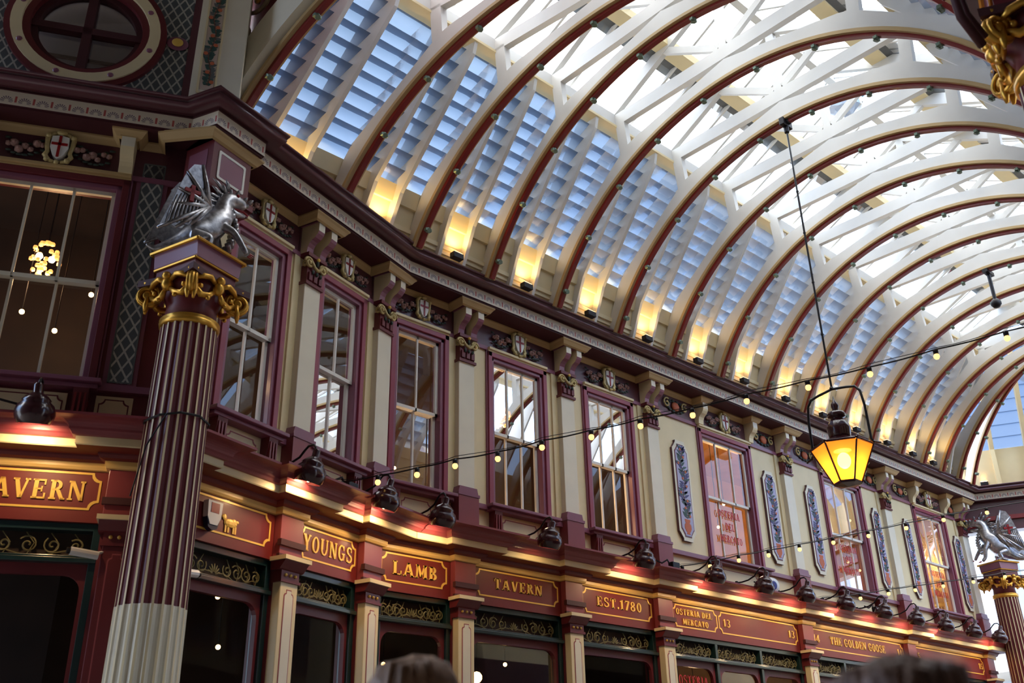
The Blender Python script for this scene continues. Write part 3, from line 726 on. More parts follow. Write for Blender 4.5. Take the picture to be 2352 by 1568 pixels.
LEAFP = mat('arabesque green', s2l(56, 84, 76), .5); BLUEP = mat('arabesque blue', s2l(74, 70, 120), .5); BROWNP = mat('arabesque brown', s2l(110, 70, 56), .5)
def arabesque(w_, z0, z1, o, d=.004, step=.044, seed=1):
    b = MB(); r = random.Random(seed); z = z0; i = 0
    def leaf(x, z, a, L, wd, m):
        ca, sa = math.cos(a), math.sin(a); P = [(0, 0), (.35*L, wd), (.75*L, wd*.6), (L, 0), (.7*L, -wd*.5), (.3*L, -wd*.8)]
        b.prism([(x+u*ca-v*sa, z+u*sa+v*ca) for u, v in P], lambda p, q, t: (p, -t, q), o, o+d, m)
    pts = []
    while z < z1:
        x = w_*.32*math.sin((z-z0)*11); pts.append((x, -o-d/2, z))
        for s in (-1, 1):
            leaf(x, z, (PI/2-s*r.uniform(.7, 1.5)), r.uniform(.75, 1.2)*w_, .026, r.choice((0, 0, 1)))
        if i % 3 == 1:
            s = 1 if i % 2 else -1; c = (x+s*w_*.45, z); b.prism([(c[0]+.026*math.cos(k*PI/4), c[1]+.026*math.sin(k*PI/4)) for k in range(8)], lambda p, q, t: (p, -t, q), o, o+d*1.6, 2)
        z += step; i += 1
    b.tube(pts, .006, 4, 3)
    for k in range(5): leaf(pts[-1][0], z1-.02, PI/2+(k-2)*.55, .11, .016, 1)
    return b
def make_plaque(h):
    t = empty('painted_plaque', 'x', 'plaque', (0, 0, 0)); v = .9
    MB().prism(notched(h, v, .1), lambda x, z, q: (x, -q, z), 0, .05, 0, 1).build('frame_board', [PALE, DPLUM], t)
    MB().prism(notched(h-.05, v-.07, .085), lambda x, z, q: (x, -q, z), .05, .056).build('red_edge_line', MAROON, t)
    MB().prism(notched(h-.068, v-.09, .08), lambda x, z, q: (x, -q, z), .056, .060).build('painted_field', LILAC, t)
    arabesque(h*.62, -.5, .74, .061).build('arabesque', [LEAFP, BLUEP, TERRA, BROWNP], t)
    b = MB(); b.prism([(-.075, -.52), (.075, -.52), (.07, -.56), (.05, -.58), (.085, -.62), (.09, -.68), (.06, -.73), (.03, -.75), (.05, -.78), (-.05, -.78), (-.03, -.75), (-.06, -.73), (-.09, -.68), (-.085, -.62), (-.05, -.58), (-.07, -.56)], lambda x, z, q: (x, -q, z), .06, .064)
    b.build('terracotta_urn', TERRA, t)
    return t
for i, (s, h) in enumerate(FP):
    p = make_plaque(h); p.location = at(FB, s, 0, 4.92); tag(p, fl_lab[i], 'plaque', 'tall painted floral plaques')
    t = wthing('fruit_relief', 'painted fruit and leaf relief in the frieze '+pr_lab[i], 'relief', FB, s, 6.47, .02, 'fruit reliefs in the frieze')
    b = MB(); b.ball((0, -.02, 0), .1, 8, sc=(1.1, .4, .9)); b.build('fruit', TERRA, t, smooth=True)
    b = MB(); r = random.Random(i)
    for j in range(14): a = 2*PI*j/14; b.ball((.24*math.cos(a), -.015, .1*math.sin(a)), .05, 5, sc=(1.2, .3, .6))
    b.build('leaves', LEAF, t, smooth=True)
    for s_ in (-1, 1): MB().tube([(s_*(.2+x_), -.03, z_) for x_, z_ in spiral(.05, .02, .1, 1.3, 1, s_, 14)], .018, 5).build('scroll', CAPG, t, smooth=True)

# ================================================================== SHOP LEVEL
GBEAD = mat('cream gold bead', s2l(226, 188, 112), .4)
LP = [('L', .60), ('A', -1.66), ('A', -.2), ('B', 8.36), ('B', 10.42), ('B', 12.50), ('B', 16.62), ('B', 20.6), ('B', 24.42)]
path = [XY(FL, -5)]
path += [XY(FL, .42), XY(FL, .42, .1), inter(FL, .1, FA, .1), XY(FA, -3.35, .1), XY(FA, -3.35, 0)]
for k_, s in LP[1:]:
    F = FR[k_]; path += [XY(F, s-.18), XY(F, s-.18, .1), XY(F, s+.18, .1)]
    path += [XY(F, s+.18, 0)]
path += [XY(FB, 24.9)]
prof = [(0, 2.96), (.03, 2.965), (.045, 2.99), (.045, 3.03), (.055, 3.032), (.09, 3.045), (.11, 3.07), (.115, 3.085), (.29, 3.09), (.30, 3.10), (.30, 3.17), (.315, 3.173), (.33, 3.18)]
b = MB(); sweep(b, path, prof[:4], closed_ends=False); b.build('trim_gilt_bead', GBEAD, kind='structure')
b = MB(); sweep(b, path, prof[3:9], closed_ends=False); b.build('trim_shop_bed_moulding', FASC, kind='structure')
b = MB(); sweep(b, path, prof[8:11], closed_ends=False); b.build('trim_shop_cream_band', CREAM, kind='structure')
cv = [(.30, 3.17), (.33, 3.175), (.345, 3.20)]
for i in range(7): a = rad(180-15*i); cv.append((.47+.11*math.cos(a), 3.215+.085*math.sin(a)))
cv += [(.49, 3.30), (.52, 3.30), (.52, 3.325), (.1, 3.42), (-.02, 3.43)]
b = MB(); sweep(b, path, cv, closed_ends=False); b.build('trim_shop_cornice', RED2, smooth=False, kind='structure')

def make_shop_pilaster():
    t = empty('shop_pilaster', 'x', 'pilaster', (0, 0, 0))        # base at ground, heights measured from there
    z = -1.5; g = lambda v: v-z
    MB().W(-.135, .135, 0, .115, .0, g(2.24)).build('shaft', CREAM, t, bevel=.008)
    MB().W(-.16, .16, 0, .14, 0, .5).build('plinth', MAROON, t)
    h = .075; n = .035
    P = [(-h, .7), (h, .7), (h, g(2.10)), (h-n*.3, g(2.12)), (h-n, g(2.13)), (h-n, g(2.165)), (-h+n, g(2.165)), (-h+n, g(2.13)), (-h+n*.3, g(2.12)), (-h, g(2.10))]
    MB().prism(P, lambda x, q_, q: (x, -q, q_), .115, .119).build('outline', PINKL, t)
    MB().prism([(x*.84, zz-(.012 if zz > 2 else -.012)) for x, zz in P], lambda x, q_, q: (x, -q, q_), .119, .122).build('inset_panel', PALE, t)
    b = MB(); b.W(-.155, .155, 0, .135, g(2.235), g(2.265)); b.W(-.14, .14, 0, .12, g(2.265), g(2.36))
    b.prism([(.12, 2.36), (.14, 2.37), (.2, 2.44), (.21, 2.455), (0, 2.455), (0, 2.36)], lambda o, zz, q: (q, -o, g(zz)), -.19, .19)
    b.build('capital', MAROON, t)
    for q in (-.075, 0, .075): MB().ball((q, -.125, g(2.315)), .019, 8).build('gilt_bead', GOLDP, t, smooth=True)
    MB().W(-.21, .21, 0, .23, g(2.455), g(2.50)).build('abacus', CREAM, t)
    MB().W(-.18, .18, 0, .1, g(2.50), g(2.965)).build('console_block', RED2, t, bevel=.006)
    MB().W(-.2, .2, .08, .135, g(2.62), g(2.685)).W(-.2, .2, .08, .12, g(2.50), g(2.53)).build('dark_band', SOFF, t)
    return t
lp_lab = ['shop pilaster hidden in shade at the corner behind the fluted column', 'cream shop pilaster left of the YOUNGS sign', 'cream shop pilaster between the YOUNGS and LAMB signs', 'cream shop pilaster between the LAMB and TAVERN signs', 'cream shop pilaster between the TAVERN and EST.1780 signs', 'cream shop pilaster between the EST.1780 and OSTERIA signs', 'cream shop pilaster between the number 13 and THE GOLDEN GOOSE sign', 'shop pilaster behind the dark-haired head, right of THE GOLDEN GOOSE sign', 'farthest shop pilaster beside the distant fluted column']
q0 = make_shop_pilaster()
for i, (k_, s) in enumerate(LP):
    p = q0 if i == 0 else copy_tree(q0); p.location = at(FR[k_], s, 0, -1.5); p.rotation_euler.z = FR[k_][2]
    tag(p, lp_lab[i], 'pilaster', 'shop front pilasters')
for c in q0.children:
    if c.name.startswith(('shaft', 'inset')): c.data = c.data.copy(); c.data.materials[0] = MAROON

def sign(label, F, s0, s1, items, boxes, cat='sign'):
    cx = (s0+s1)/2; t = wthing('shop_sign', label, cat, F, cx, 2.5)
    MB().W(s0-cx, s1-cx, -.08, .0, -.03, .48).build('sign_board', FASC, t)
    for a, c in boxes: border_mb(a-cx, c-cx, .085, .445, .0, .02, .075).build('gilt_border', GOLDP, t)
    for txt, c, z, h, w_ in items:
        tot = sum(glyph(q)[1] for q in txt)+.1*(len(txt)-1); sx = w_/tot; x = c-cx-w_/2
        for wd in txt.split(' '):
            ww = sum(glyph(q)[1] for q in wd)+.1*(len(wd)-1); text_mb(wd, x+ww*sx/2, z-2.5, h, .0, ww*sx).build('lettering', GOLDP, t); x += (ww+.2+glyph(' ')[1])*sx
    return t
sign('red sign board lettered LAMB TAVERN in gold on the left wall', FL, -1.75, .42, [('LAMB TAVERN', -.61, 2.67, .185, 1.68)], [(-1.68, .36)])
ls = sign('red sign board with small gold lamb and alarm box, right of the fluted column', FA, -3.35, -1.84, [], [(-3.28, -1.9)])
sign('red sign board lettered YOUNGS in gold', FA, -1.48, -.38, [('YOUNGS', -.93, 2.675, .19, .88)], [(-1.44, -.42)])
sign('red sign board lettered LAMB in gold', FB, 7.02, 8.18, [('LAMB', 7.60, 2.68, .17, .72)], [(7.06, 8.12)])
sign('red sign board lettered TAVERN in gold', FB, 8.54, 10.24, [('TAVERN', 9.4, 2.705, .145, .92)], [(8.6, 10.18)])
sign('red sign board lettered EST.1780 in gold', FB, 10.6, 12.32, [('EST.1780', 11.5, 2.705, .145, 1.02)], [(10.68, 12.26)])
sign('red sign board lettered OSTERIA DEL MERCATO and 13 in gold', FB, 12.68, 16.44, [('OSTERIA DEL', 13.34, 2.78, .1, .95), ('MERCATO', 13.36, 2.63, .1, .68), ('13', 14.22, 2.7, .13, .2), ('13', 16.18, 2.7, .13, .2)], [(12.78, 13.96), (14.0, 16.38)])
sign('red sign board lettered THE GOLDEN GOOSE and 14 in gold', FB, 16.8, 20.42, [('14', 17.02, 2.7, .14, .22), ('THE GOLDEN GOOSE', 18.55, 2.7, .15, 2.1), ('14', 20.2, 2.7, .13, .2)], [(16.86, 20.36)])
sign('plain red sign board with the number 15 at the far end', FB, 20.78, 24.24, [('15', 20.98, 2.7, .13, .2), ('15', 24.02, 2.7, .13, .2)], [(20.84, 24.18)])
# gold lamb emblem
b = MB(); cx = -2.6-(-3.35-1.84)/2
for (x, z, r, sc) in ((0, .22, .06, (1.5, .3, .8)), (-.085, .27, .03, (1, .3, 1.1)), (.05, .23, .05, (1, .3, .9)), (.1, .25, .02, (1.2, .3, .8))): b.ball((x, -.008, z), r, 10, sc=sc)
for x in (-.06, -.02, .05, .08): b.W(x-.011, x+.011, 0, .012, .12, .2)
b.tube([(-.1, -.012, .285), (-.125, -.012, .27)], .012, 6)
lamb = b.build('gilt_lamb', GOLDP, ls); lamb.location.x = -2.50-(-3.35-1.84)/2
# alarm box
t = wthing('alarm_box', 'white burglar alarm box with red label and dark blue lower part', 'alarm', FA, -2.80, 2.75, .02)
b = MB(); P = [(-.1, .12), (.1, .12), (.09, -.04), (.05, -.12), (-.05, -.12), (-.09, -.04)]
b.prism(P, lambda x, z, q: (x, -q, z), 0, .07).build('casing', WHPL, t)
MB().prism([(-.09, -.05), (.09, -.05), (.06, -.15), (0, -.18), (-.06, -.15)], lambda x, z, q: (x, -q, z), .0, .06).build('blue_base', NAVY, t)
MB().W(-.055, .055, .07, .074, .0, .1).build('red_label', REDM, t)

# shop fronts
def fret(mb, s0, s1, z0, z1, o, n=1):
    W_ = (s1-s0)/n; H = z1-z0
    for i in range(n):
        c = s0+W_*(i+.5); zc = z0+H*.42
        for j in range(-3, 4):
            a = j*.38; L = H*.50*(1-.07*abs(j)); p = [(c+math.sin(a)*L*q, -o, z0+.03+math.cos(a)*L*q) for q in (.25, .6, 1)]
            mb.tube(p, [.006, .012, .005], 4)
        hw = W_/2
        for s in (-1, 1):
            for (dx, r, sg, a0) in ((.27, .30, 1, 2.5), (.47, .36, -1, .6), (.68, .34, 1, 2.2), (.88, .28, -1, .8)):
                mb.tube([(x, -o, zz) for x, zz in spiral(c+s*dx*hw, zc, r*H*1.05, 1.5, a0, s*sg, 18)], .009, 4)
                mb.tube([(c+s*dx*hw, -o, z0), (c+s*(dx+.05)*hw, -o, z0+H*.5), (c+s*(dx-.03)*hw, -o, z0+H*.92)], .006, 4)
            mb.tube([(c+s*hw*q, -o, z0+H*(.12+.14*math.sin(q*9))) for q in (.1, .2, .3, .4, .5, .6, .7, .8, .9)], .007, 4)
    return mb
def shopfront(label, F, s0, s1, n=1):
    c = (s0+s1)/2; t = wthing('shopfront', label, 'shop front', F, c, -1.5, -.0, 'dark green shop fronts'); h = (s1-s0)/2; g = lambda v: v+1.5
    b = MB(); b.W(-h, h, -.2, -.04, g(2.40), g(2.47))
    for q in range(n+1):
        x = -h+2*h*q/n; wq = .07 if q in (0, n) else .035
        b.W(max(-h, x-wq), min(h, x+wq), -.2, -.04, 0, g(2.42))
    b.W(-h, h, -.2, -.02, 0, .55)
    b.build('timber_frame', GREEN, t, bevel=.006)
    MB().W(-h, h, -.2, .0, g(2.10), g(2.145)).W(-h, h, -.2, -.03, g(2.145), g(2.17)).build('transom_bar', GREEN, t, bevel=.006)
    for q in range(n):
        a = -h+2*h*q/n+.05; c2 = -h+2*h*(q+1)/n-.05
        fret(MB(), a+.03, c2-.03, g(2.17), g(2.40), -.10, 1).build('scrollwork_grille', BRASSD, t)
        MB().W(a, c2, -.19, -.17, g(2.17), g(2.40)).build('grille_backing', DARKIN, t)
        # maroon inner frame with rounded upper corners
        R = .16; top = g(2.0); P = [(a+.04, .6)]; Q = [(a, .55), (a, g(2.10)), (c2, g(2.10)), (c2, .55)]
        inner = [(a+.06, .6)]
        for i in range(6): an = rad(180-18*i); inner.append((a+.06+R+R*math.cos(an), top-R+R*math.sin(an)))
        for i in range(6): an = rad(90-18*i); inner.append((c2-.06-R+R*math.cos(an), top-R+R*math.sin(an)))
        inner.append((c2-.06, .6)); b = MB(); m_ = len(inner)
        outer = [(a, .55)]+[(a, top-R+i*.001) if i < 3 else (a, g(2.10)-.0001*(5-i)) for i in range(6)]+[(c2, g(2.10)-.0001*i) if i < 3 else (c2, top-R+.001*(5-i)) for i in range(6)]+[(c2, .55)]
        vs = [(x, .08, z) for x, z in inner]+[(x, .08, z) for x, z in outer]+[(x, .14, z) for x, z in inner]
        fs = [(i, i+1, m_+i+1, m_+i) for i in range(m_-1)]+[(2*m_+i, 2*m_+i+1, i+1, i) for i in range(m_-1)]
        b.add(vs, fs).build('arched_inner_frame', MAROON, t)
        MB().add([(a, .12, .55), (c2, .12, .55), (c2, .12, g(2.08)), (a, .12, g(2.08))], [(0, 1, 2, 3)]).build('glass', SGLASS, t)
    return t
SF = [(FL, -1.75, .42, 1, 'under the left wall LAMB TAVERN sign'), (FA, -3.3, -1.8, 1, 'under the lamb emblem'), (FA, -1.52, -.34, 1, 'under the YOUNGS sign'), (FB, 7.05, 8.22, 1, 'under the LAMB sign'), (FB, 8.5, 10.28, 1, 'under the TAVERN sign'), (FB, 10.56, 12.36, 1, 'under the EST.1780 sign'), (FB, 12.64, 16.48, 3, 'under the OSTERIA DEL MERCATO sign'), (FB, 16.76, 20.46, 3, 'under THE GOLDEN GOOSE sign'), (FB, 20.74, 24.28, 3, 'at the far end under the number 15')]
for F, a, c, n, l in SF: shopfront('dark green shop front with scrollwork transom '+l, F, a, c, n)

# red window lettering of the restaurant
def win_text(F, x, lines, z, h, o, label, name='window_lettering'):
    b = None; t = wthing(name, label, 'lettering', F, x, z, o)
    for i, l in enumerate(lines): text_mb(l, 0, -i*h*1.75, h, 0, len(l)*h*.72, .004).build('lettering', REDT, t)
win_text(FB, 14.75, ['OSTERIA', 'DEL', 'MERCATO'], 4.68, .13, -.06, 'red restaurant lettering in the lower sash of the first restaurant window')
win_text(FB, 18.9, ['OSTERIA', 'DEL', 'MERCATO'], 4.68, .13, -.06, 'red restaurant lettering in the window behind the lantern')
win_text(FB, 22.9, ['OSTERIA', 'DEL', 'MERCATO'], 4.68, .13, -.06, 'red restaurant lettering in the farthest window')
win_text(FB, 13.3, ['OSTERIA'], 1.72, .15, -.10, 'red restaurant lettering on the shop glass under the OSTERIA sign')

# ================================================================== COLUMNS, CAPITALS, DRAGONS
def fluted(mb, r0, r1, z0, z1, N=22, fl=0, fi=1, depth=.16):
    base = len(mb.v); prof = []
    for i in range(N):
        a0 = 2*PI*i/N; w_ = 2*PI/N
        for fr, dp in ((0, 0), (.24, 0), (.36, .6), (.62, 1), (.88, .6)):
            prof.append((a0+w_*fr, 1-depth*dp*.45))
    n = len(prof)
    for (r, z) in ((r0, z0), (r1, z1)):
        for a, q in prof: mb.v.append((r*q*math.cos(a), r*q*math.sin(a), z))
    for j in range(n):
        mb.f.append([base+j, base+(j+1) % n, base+n+(j+1) % n, base+n+j]); mb.m.append(fi if j % 5 == 0 else fl)
    return mb
def rosette_tube(b, p, r=.05): b.ball(p, r, 8)
def column(label, x, y, rz, group=None):
    t = empty('fluted_column', label, 'column', (x, y, 0), rz, group)
    g = lambda z: z+ZO
    MB().lathe([(.42, 0), (.42, .18), (.37, .22), (.39, .3), (.35, .38), (.335, .42)], 28).build('base', MAROON, t, smooth=False)
    fluted(MB(), .33, .303, .42, g(1.62)).build('lower_shaft', [PALE, CREAM], t)
    fluted(MB(), .300, .268, g(1.62), g(4.31)).build('upper_shaft', [MAROON, CREAM], t)
    MB().lathe([(.27, g(4.29)), (.285, g(4.31)), (.29, g(4.34)), (.275, g(4.355)), (.29, g(4.37)), (.26, g(4.39))], 28).build('necking_ring', GOLD, t, smooth=True)
    MB().lathe([(.255, g(4.38)), (.24, g(4.52)), (.30, g(4.68)), (.33, g(4.74))], 28).build('bell', MAROON, t, smooth=True)
    # concave abacus
    P = []
    for i in range(4):
        a = PI/4+i*PI/2
        c = (.54*math.cos(a), .54*math.sin(a)); nx = (.54*math.cos(a+PI/2), .54*math.sin(a+PI/2))
        for q in range(6):
            f = q/6; mx, my = c[0]*(1-f)+nx[0]*f, c[1]*(1-f)+nx[1]*f; sh = 1-.16*math.sin(PI*f); P.append((mx*sh, my*sh))
    MB().prism(P, lambda a, b_, q: (a, b_, q), g(4.73), g(4.80)).build('abacus', SOFF, t)
    for i in range(4):
        a = PI/4+i*PI/2; ca, sa = math.cos(a), math.sin(a); b = MB()
        sp_ = spiral(.43, g(4.64), .13, 2.1, 1.2, 1, 34, .08)
        b.tube([(u*ca, u*sa, z) for u, z in sp_], .030, 7)
        b.tube([(u*ca-.035*sa, u*sa+.035*ca, z) for u, z in sp_], .018, 6); b.tube([(u*ca+.035*sa, u*sa-.035*ca, z) for u, z in sp_], .018, 6)
        b.lathe([(.02, -.05), (.04, -.045), (.05, 0), (.04, .045), (.02, .05)], 12, (.43*ca, .43*sa, g(4.64)), axis=(-sa, ca, 0))
        b.tube([(.46*ca, .46*sa, g(4.72)), (.36*ca, .36*sa, g(4.735)), (.26*ca, .26*sa, g(4.67)), (.22*ca, .22*sa, g(4.55))], [.04, .045, .04, .02], 8)
        b.build('corner_volute', GOLD, t, smooth=True)
        # between volutes: cherub bust with swags
        a2 = a+PI/4; ca, sa = math.cos(a2), math.sin(a2); b = MB(); R_ = .33
        L = lambda u, r, z: (r*ca-u*sa, r*sa+u*ca, g(z+.035))
        b.ball(L(0, R_+.03, 4.72), .048, 10); b.ball(L(0, R_+.01, 4.64), .06, 10, sc=(1, 1, 1.2))
        for s in (-1, 1):
            b.tube([L(s*.05, R_+.01, 4.68), L(s*.12, R_+.02, 4.72), L(s*.2, R_+.01, 4.70), L(s*.27, R_-.02, 4.66)], [.022, .03, .03, .018], 7)
            b.tube([L(s*.03, R_, 4.6), L(s*.09, R_-.02, 4.54), L(s*.18, R_-.03, 4.52), L(s*.26, R_-.02, 4.57)], [.02, .034, .034, .02], 7)
            b.ball(L(s*.2, R_-.02, 4.6), .03, 6); b.ball(L(s*.11, R_, 4.5), .026, 6)
            b.tube([L(s*.27, R_, 4.58), L(s*.285, R_, 4.49), L(s*.29, R_, 4.42)], [.02, .03, .012], 6)
        b.build('cherub_and_swag', GOLD, t, smooth=True)
    MB().box(-.27, .27, -.27, .27, g(4.80), g(4.94)).build('plinth_block', MAROON, t)
    b = MB(); b.prism([(.27, 4.94), (.285, 4.96), (.30, 5.09), (.32, 5.11), (.32, 5.12), (-.32, 5.12), (-.32, 5.11), (-.30, 5.09), (-.285, 4.96), (-.27, 4.94)], lambda o, z, q: (o, q, g(z)), -.30, .30)
    b.build('plinth_face', PLUM, t)
    for zz, h, m_ in ((4.93, .285, .014), (5.115, .325, .02)):
        b = MB()
        for (p, q) in (((-h, -h), (h, -h)), ((h, -h), (h, h)), ((h, h), (-h, h)), ((-h, h), (-h, -h))): b.tube([(p[0], p[1], g(zz)), (q[0], q[1], g(zz))], m_, 6)
        b.build('gilt_moulding', GOLD, t)
    return t
RA = rad(17.5)
column('maroon and cream fluted column with gilt capital at the left, nearest the camera', 3.57, 8.45, RA, None)
column('distant maroon fluted column with gilt capital at the right picture edge', 24.75, 9.36, rad(-20), None)
nc = column('shadowed column top with dark gilded capital at the upper right picture corner', 6.22, 1.22, RA+PI/2, None)
t = empty('iron_bracket', 'dark iron bracket beside the shadowed column top, upper right corner', 'bracket', (0, 0, ZO))
b = MB(); b.tube([(5.15, 1.49, 5.4), (5.40, 1.49, 4.70), (5.42, 1.49, 4.54), (5.66, 1.48, 4.44)], .03, 8).tube([(5.25, 1.47, 5.4), (5.50, 1.48, 4.72), (5.52, 1.48, 4.62), (5.70, 1.46, 4.52)], .024, 8); b.build('bracket_tubes', SOFF, t, smooth=True)
# pier block under the cornice above the near dragon
t = wthing('corner_block', 'plum corner block with white-lined panel hanging above the silver dragon', 'block', FA, -3.44, 6.0, .0)
MB().W(-.28, .28, 0, .42, .08, .66).build('block_body', MAROON, t)
MB().W(-.33, .33, -.0, .47, .02, .09).W(-.3, .3, 0, .44, -.05, .02).build('base_moulding', MAROON, t)
border_mb(-.2, .2, .2, .56, .42, .03, .01, .01).build('white_panel_line', WHITE, t)
MB().W(-.17, .17, .42, .425, .23, .53).build('panel_field', PLUM, t)
b = MB(); b.box(-.285, -.28, -.34, -.06, .2, .56).build('side_panel', PLUM, t)

def skin_mesh(name, nodes, edges, m, parent, levels=1):
    me = bpy.data.meshes.new(name); me.from_pydata([n[:3] for n in nodes], edges, []); me.materials.append(m)
    o = bpy.data.objects.new(name, me); C.objects.link(o)
    if parent: o.parent = parent
    sk = o.modifiers.new('skin', 'SKIN'); sk.use_smooth_shade = True
    if not me.skin_vertices: return o
    for v, n in zip(me.skin_vertices[0].data, nodes):
        r = n[3]; v.radius = (r, n[4] if len(n) > 4 else r)
    me.skin_vertices[0].data[0].use_root = True
    sb = o.modifiers.new('sub', 'SUBSURF'); sb.levels = levels; sb.render_levels = levels
    return o
def dragon(label, loc, rz, scale=1.0):
    t = empty('silver_dragon', label, 'statue', loc, rz); t.scale = (scale,)*3
    N = [(-.12, 0, .2, .19), (.0, 0, .32, .18), (.12, 0, .44, .175), (.18, 0, .58, .15), (.16, 0, .70, .12), (.20, 0, .80, .115), (.31, 0, .82, .09), (.44, 0, .80, .05),
         (-.24, .02, .12, .09), (-.34, .06, .06, .06), (-.44, .12, .03, .035), (-.52, .12, .06, .015),
         (.16, .11, .40, .06), (.24, .15, .26, .045), (.27, .15, .10, .035), (.34, .16, .03, .03),
         (.16, -.11, .40, .06), (.27, -.16, .34, .045), (.36, -.17, .22, .035), (.42, -.18, .12, .03),
         (-.12, .13, .18, .09), (.02, .17, .16, .06), (-.02, .18, .05, .04), (.08, .19, .03, .03),
         (-.12, -.13, .18, .09), (.03, -.17, .17, .06), (-.02, -.18, .05, .04), (.09, -.19, .03, .03)]
    E_ = [(0, 1), (1, 2), (2, 3), (3, 4), (4, 5), (5, 6), (6, 7), (0, 8), (8, 9), (9, 10), (10, 11), (2, 12), (12, 13), (13, 14), (14, 15), (2, 16), (16, 17), (17, 18), (18, 19), (0, 20), (20, 21), (21, 22), (22, 23), (0, 24), (24, 25), (25, 26), (26, 27)]
    body = skin_mesh('body', N, E_, SILVER, t, 2)
    b = MB()
    for i in range(9):                                   # belly plates
        f = i/8; b.tube([(.24+.08*math.sin(PI*f)-.02*f, -.10, .22+.42*f), (.30+.06*math.sin(PI*f)-.03*f, 0, .215+.42*f), (.24+.08*math.sin(PI*f)-.02*f, .10, .22+.42*f)], .026, 6)
    b.build('belly_plates', SILVER, t, smooth=True)
    b = MB(); b.tube([(.2, 0, .71), (.32, 0, .67), (.42, 0, .68)], [.05, .038, .018], 7); b.build('lower_jaw', SILVER, t, smooth=True)
    b = MB(); b.tube([(.26, 0, .735), (.40, 0, .73), (.45, 0, .70), (.47, 0, .72)], [.015, .012, .01, .004], 6).build('tongue', REDM, t)
    b = MB()                                             # crest spikes, ears, horn on nose
    for (x, z, dx, dz, l) in ((.15, .88, -.14, .08, 1.1), (.05, .73, -.15, .02, 1.1), (.02, .66, -.15, .0, 1.1), (.20, .90, -.06, .11, 1), (.30, .88, .0, .07, .8), (.44, .84, .04, .04, .7), (.12, .82, -.12, .05, 1), (.10, .77, -.14, 0, 1), (.09, .71, -.14, -.03, 1), (.08, .65, -.12, -.04, .9), (.18, .84, -.07, .1, 1), (.23, .84, -.02, .09, .8), (.38, .84, .03, .06, .6), (.05, .58, -.1, -.02, .8), (.0, .5, -.08, 0, .8)):
        for s in (-.03, .03): b.tube([(x, s, z), (x+dx*l*.6, s*1.8, z+dz*l*.6+.01), (x+dx*l, s*2.4, z+dz*l)], [.028, .018, .003], 6)
    b.build('crest', SILVER, t, smooth=True)
    for s in (-1, 1):
        MB().ball((.29, s*.075, .85), .02, 8).build('eye', REDM, t)
        W_ = [(-.02, .50), (-.08, .72), (-.17, .98), (-.26, .95), (-.32, .84), (-.38, .62), (-.43, .42), (-.52, .10), (-.42, .20), (-.35, .17), (-.28, .26), (-.20, .26), (-.10, .36)]
        wing = MB().prism(W_, lambda x, z, q, s=s: (x, s*(.12+.05*max(0, (.5-x)))+s*q+s*.05*(z-.4), z), 0, .025).build('wing', SILVER, t)
        b = MB()
        for (x, z) in ((-.17, .98), (-.32, .84), (-.38, .62), (-.43, .42), (-.52, .10), (-.35, .17), (-.20, .26)):
            y0 = s*.16; y1 = s*(.145+.05*max(0, .5-x)+.05*(z-.4)); b.tube([(-.03, y0, .54), ((-.03+x)/2, (y0+y1)/2+s*.02, (.54+z)/2), (x, y1, z)], [.034, .026, .016], 6)
        for q in range(9):
            f = q/8; xa_ = -.10-.30*f; b.tube([(xa_+.02, s*(.155+.05*(.5-xa_)), .78-.25*f), (xa_-.02, s*(.155+.05*(.5-xa_)), .55-.22*f), (xa_-.05, s*(.15+.05*(.5-xa_)), .30-.12*f)], [.010, .016, .006], 5)
        b.build('wing_bone', SILVER, wing, smooth=True)
        xc, zc_ = -.24, .60; yy = s*(.12+.05*(.5-xc)+.04)
        b = MB(); b.box(xc-.02, xc+.02, min(yy, yy+s*.03), max(yy, yy+s*.03), zc_-.10, zc_+.09).box(xc-.08, xc+.08, min(yy, yy+s*.03), max(yy, yy+s*.03), zc_+.0, zc_+.04)
        b.build('red_cross', REDM, wing)
    for (x, y, z) in ((.36, .16, .02), (.44, -.18, .11), (.1, .19, .02), (.11, -.19, .02)):
        b = MB()
        for q in (-.025, 0, .025): b.tube([(x, y+q, z+.01), (x+.05, y+q*1.5, z-.005)], [.012, .003], 5)
        b.build('red_claws', REDM, t)
    return t
dragon('silver dragon statue with red-crossed wing crouching on the near column, facing right', at(FA, -3.72, .44, 5.13), rad(-4), 1.0)
dragon('silver dragon statue with spread wing on the distant column at the right picture edge', (24.78, 9.3, 5.13+ZO), rad(-60+180), 1.25)

# ================================================================== LANTERN
LX, LY = 11.16, 5.79
t = empty('hanging_lantern', 'lit six-sided amber glass lantern hanging on a long black rod', 'lantern', (LX, LY, 3.58+ZO), 0)
A0 = rad(207.5)
hexp = lambda r, z: [(r*math.cos(A0+PI/6+i*PI/3), r*math.sin(A0+PI/6+i*PI/3), z) for i in range(6)]
top_, bot_ = hexp(.385, .50), hexp(.165, .02)
for i in range(6):
    j = (i+1) % 6; MB().add([bot_[i], bot_[j], top_[j], top_[i]], [(0, 1, 2, 3)]).build('glass_pane', AMBER, t)
for i in range(6): MB().tube([bot_[i], top_[i]], .012, 6).build('corner_bar', SHADE, t)
b = MB(); b.tube(top_, .016, 6, closed=True); 
for i in range(6): b.ball(tuple(Vector(top_[i])*1.0), .026, 6)
b.build('top_rim', SHADE, t)
MB().lathe([(.02, -.02), (.1, -.01), (.17, .0), (.18, .03), (.02, .03)], 6, axis=None).build('bottom_cap', SHADE, t)
b = MB(); c6_ = hexp(.40, .50); c2_ = hexp(.13, .62); b.add(c6_+c2_, [(i, (i+1) % 6, 6+(i+1) % 6, 6+i) for i in range(6)]); b.build('roof', SHADE, t)
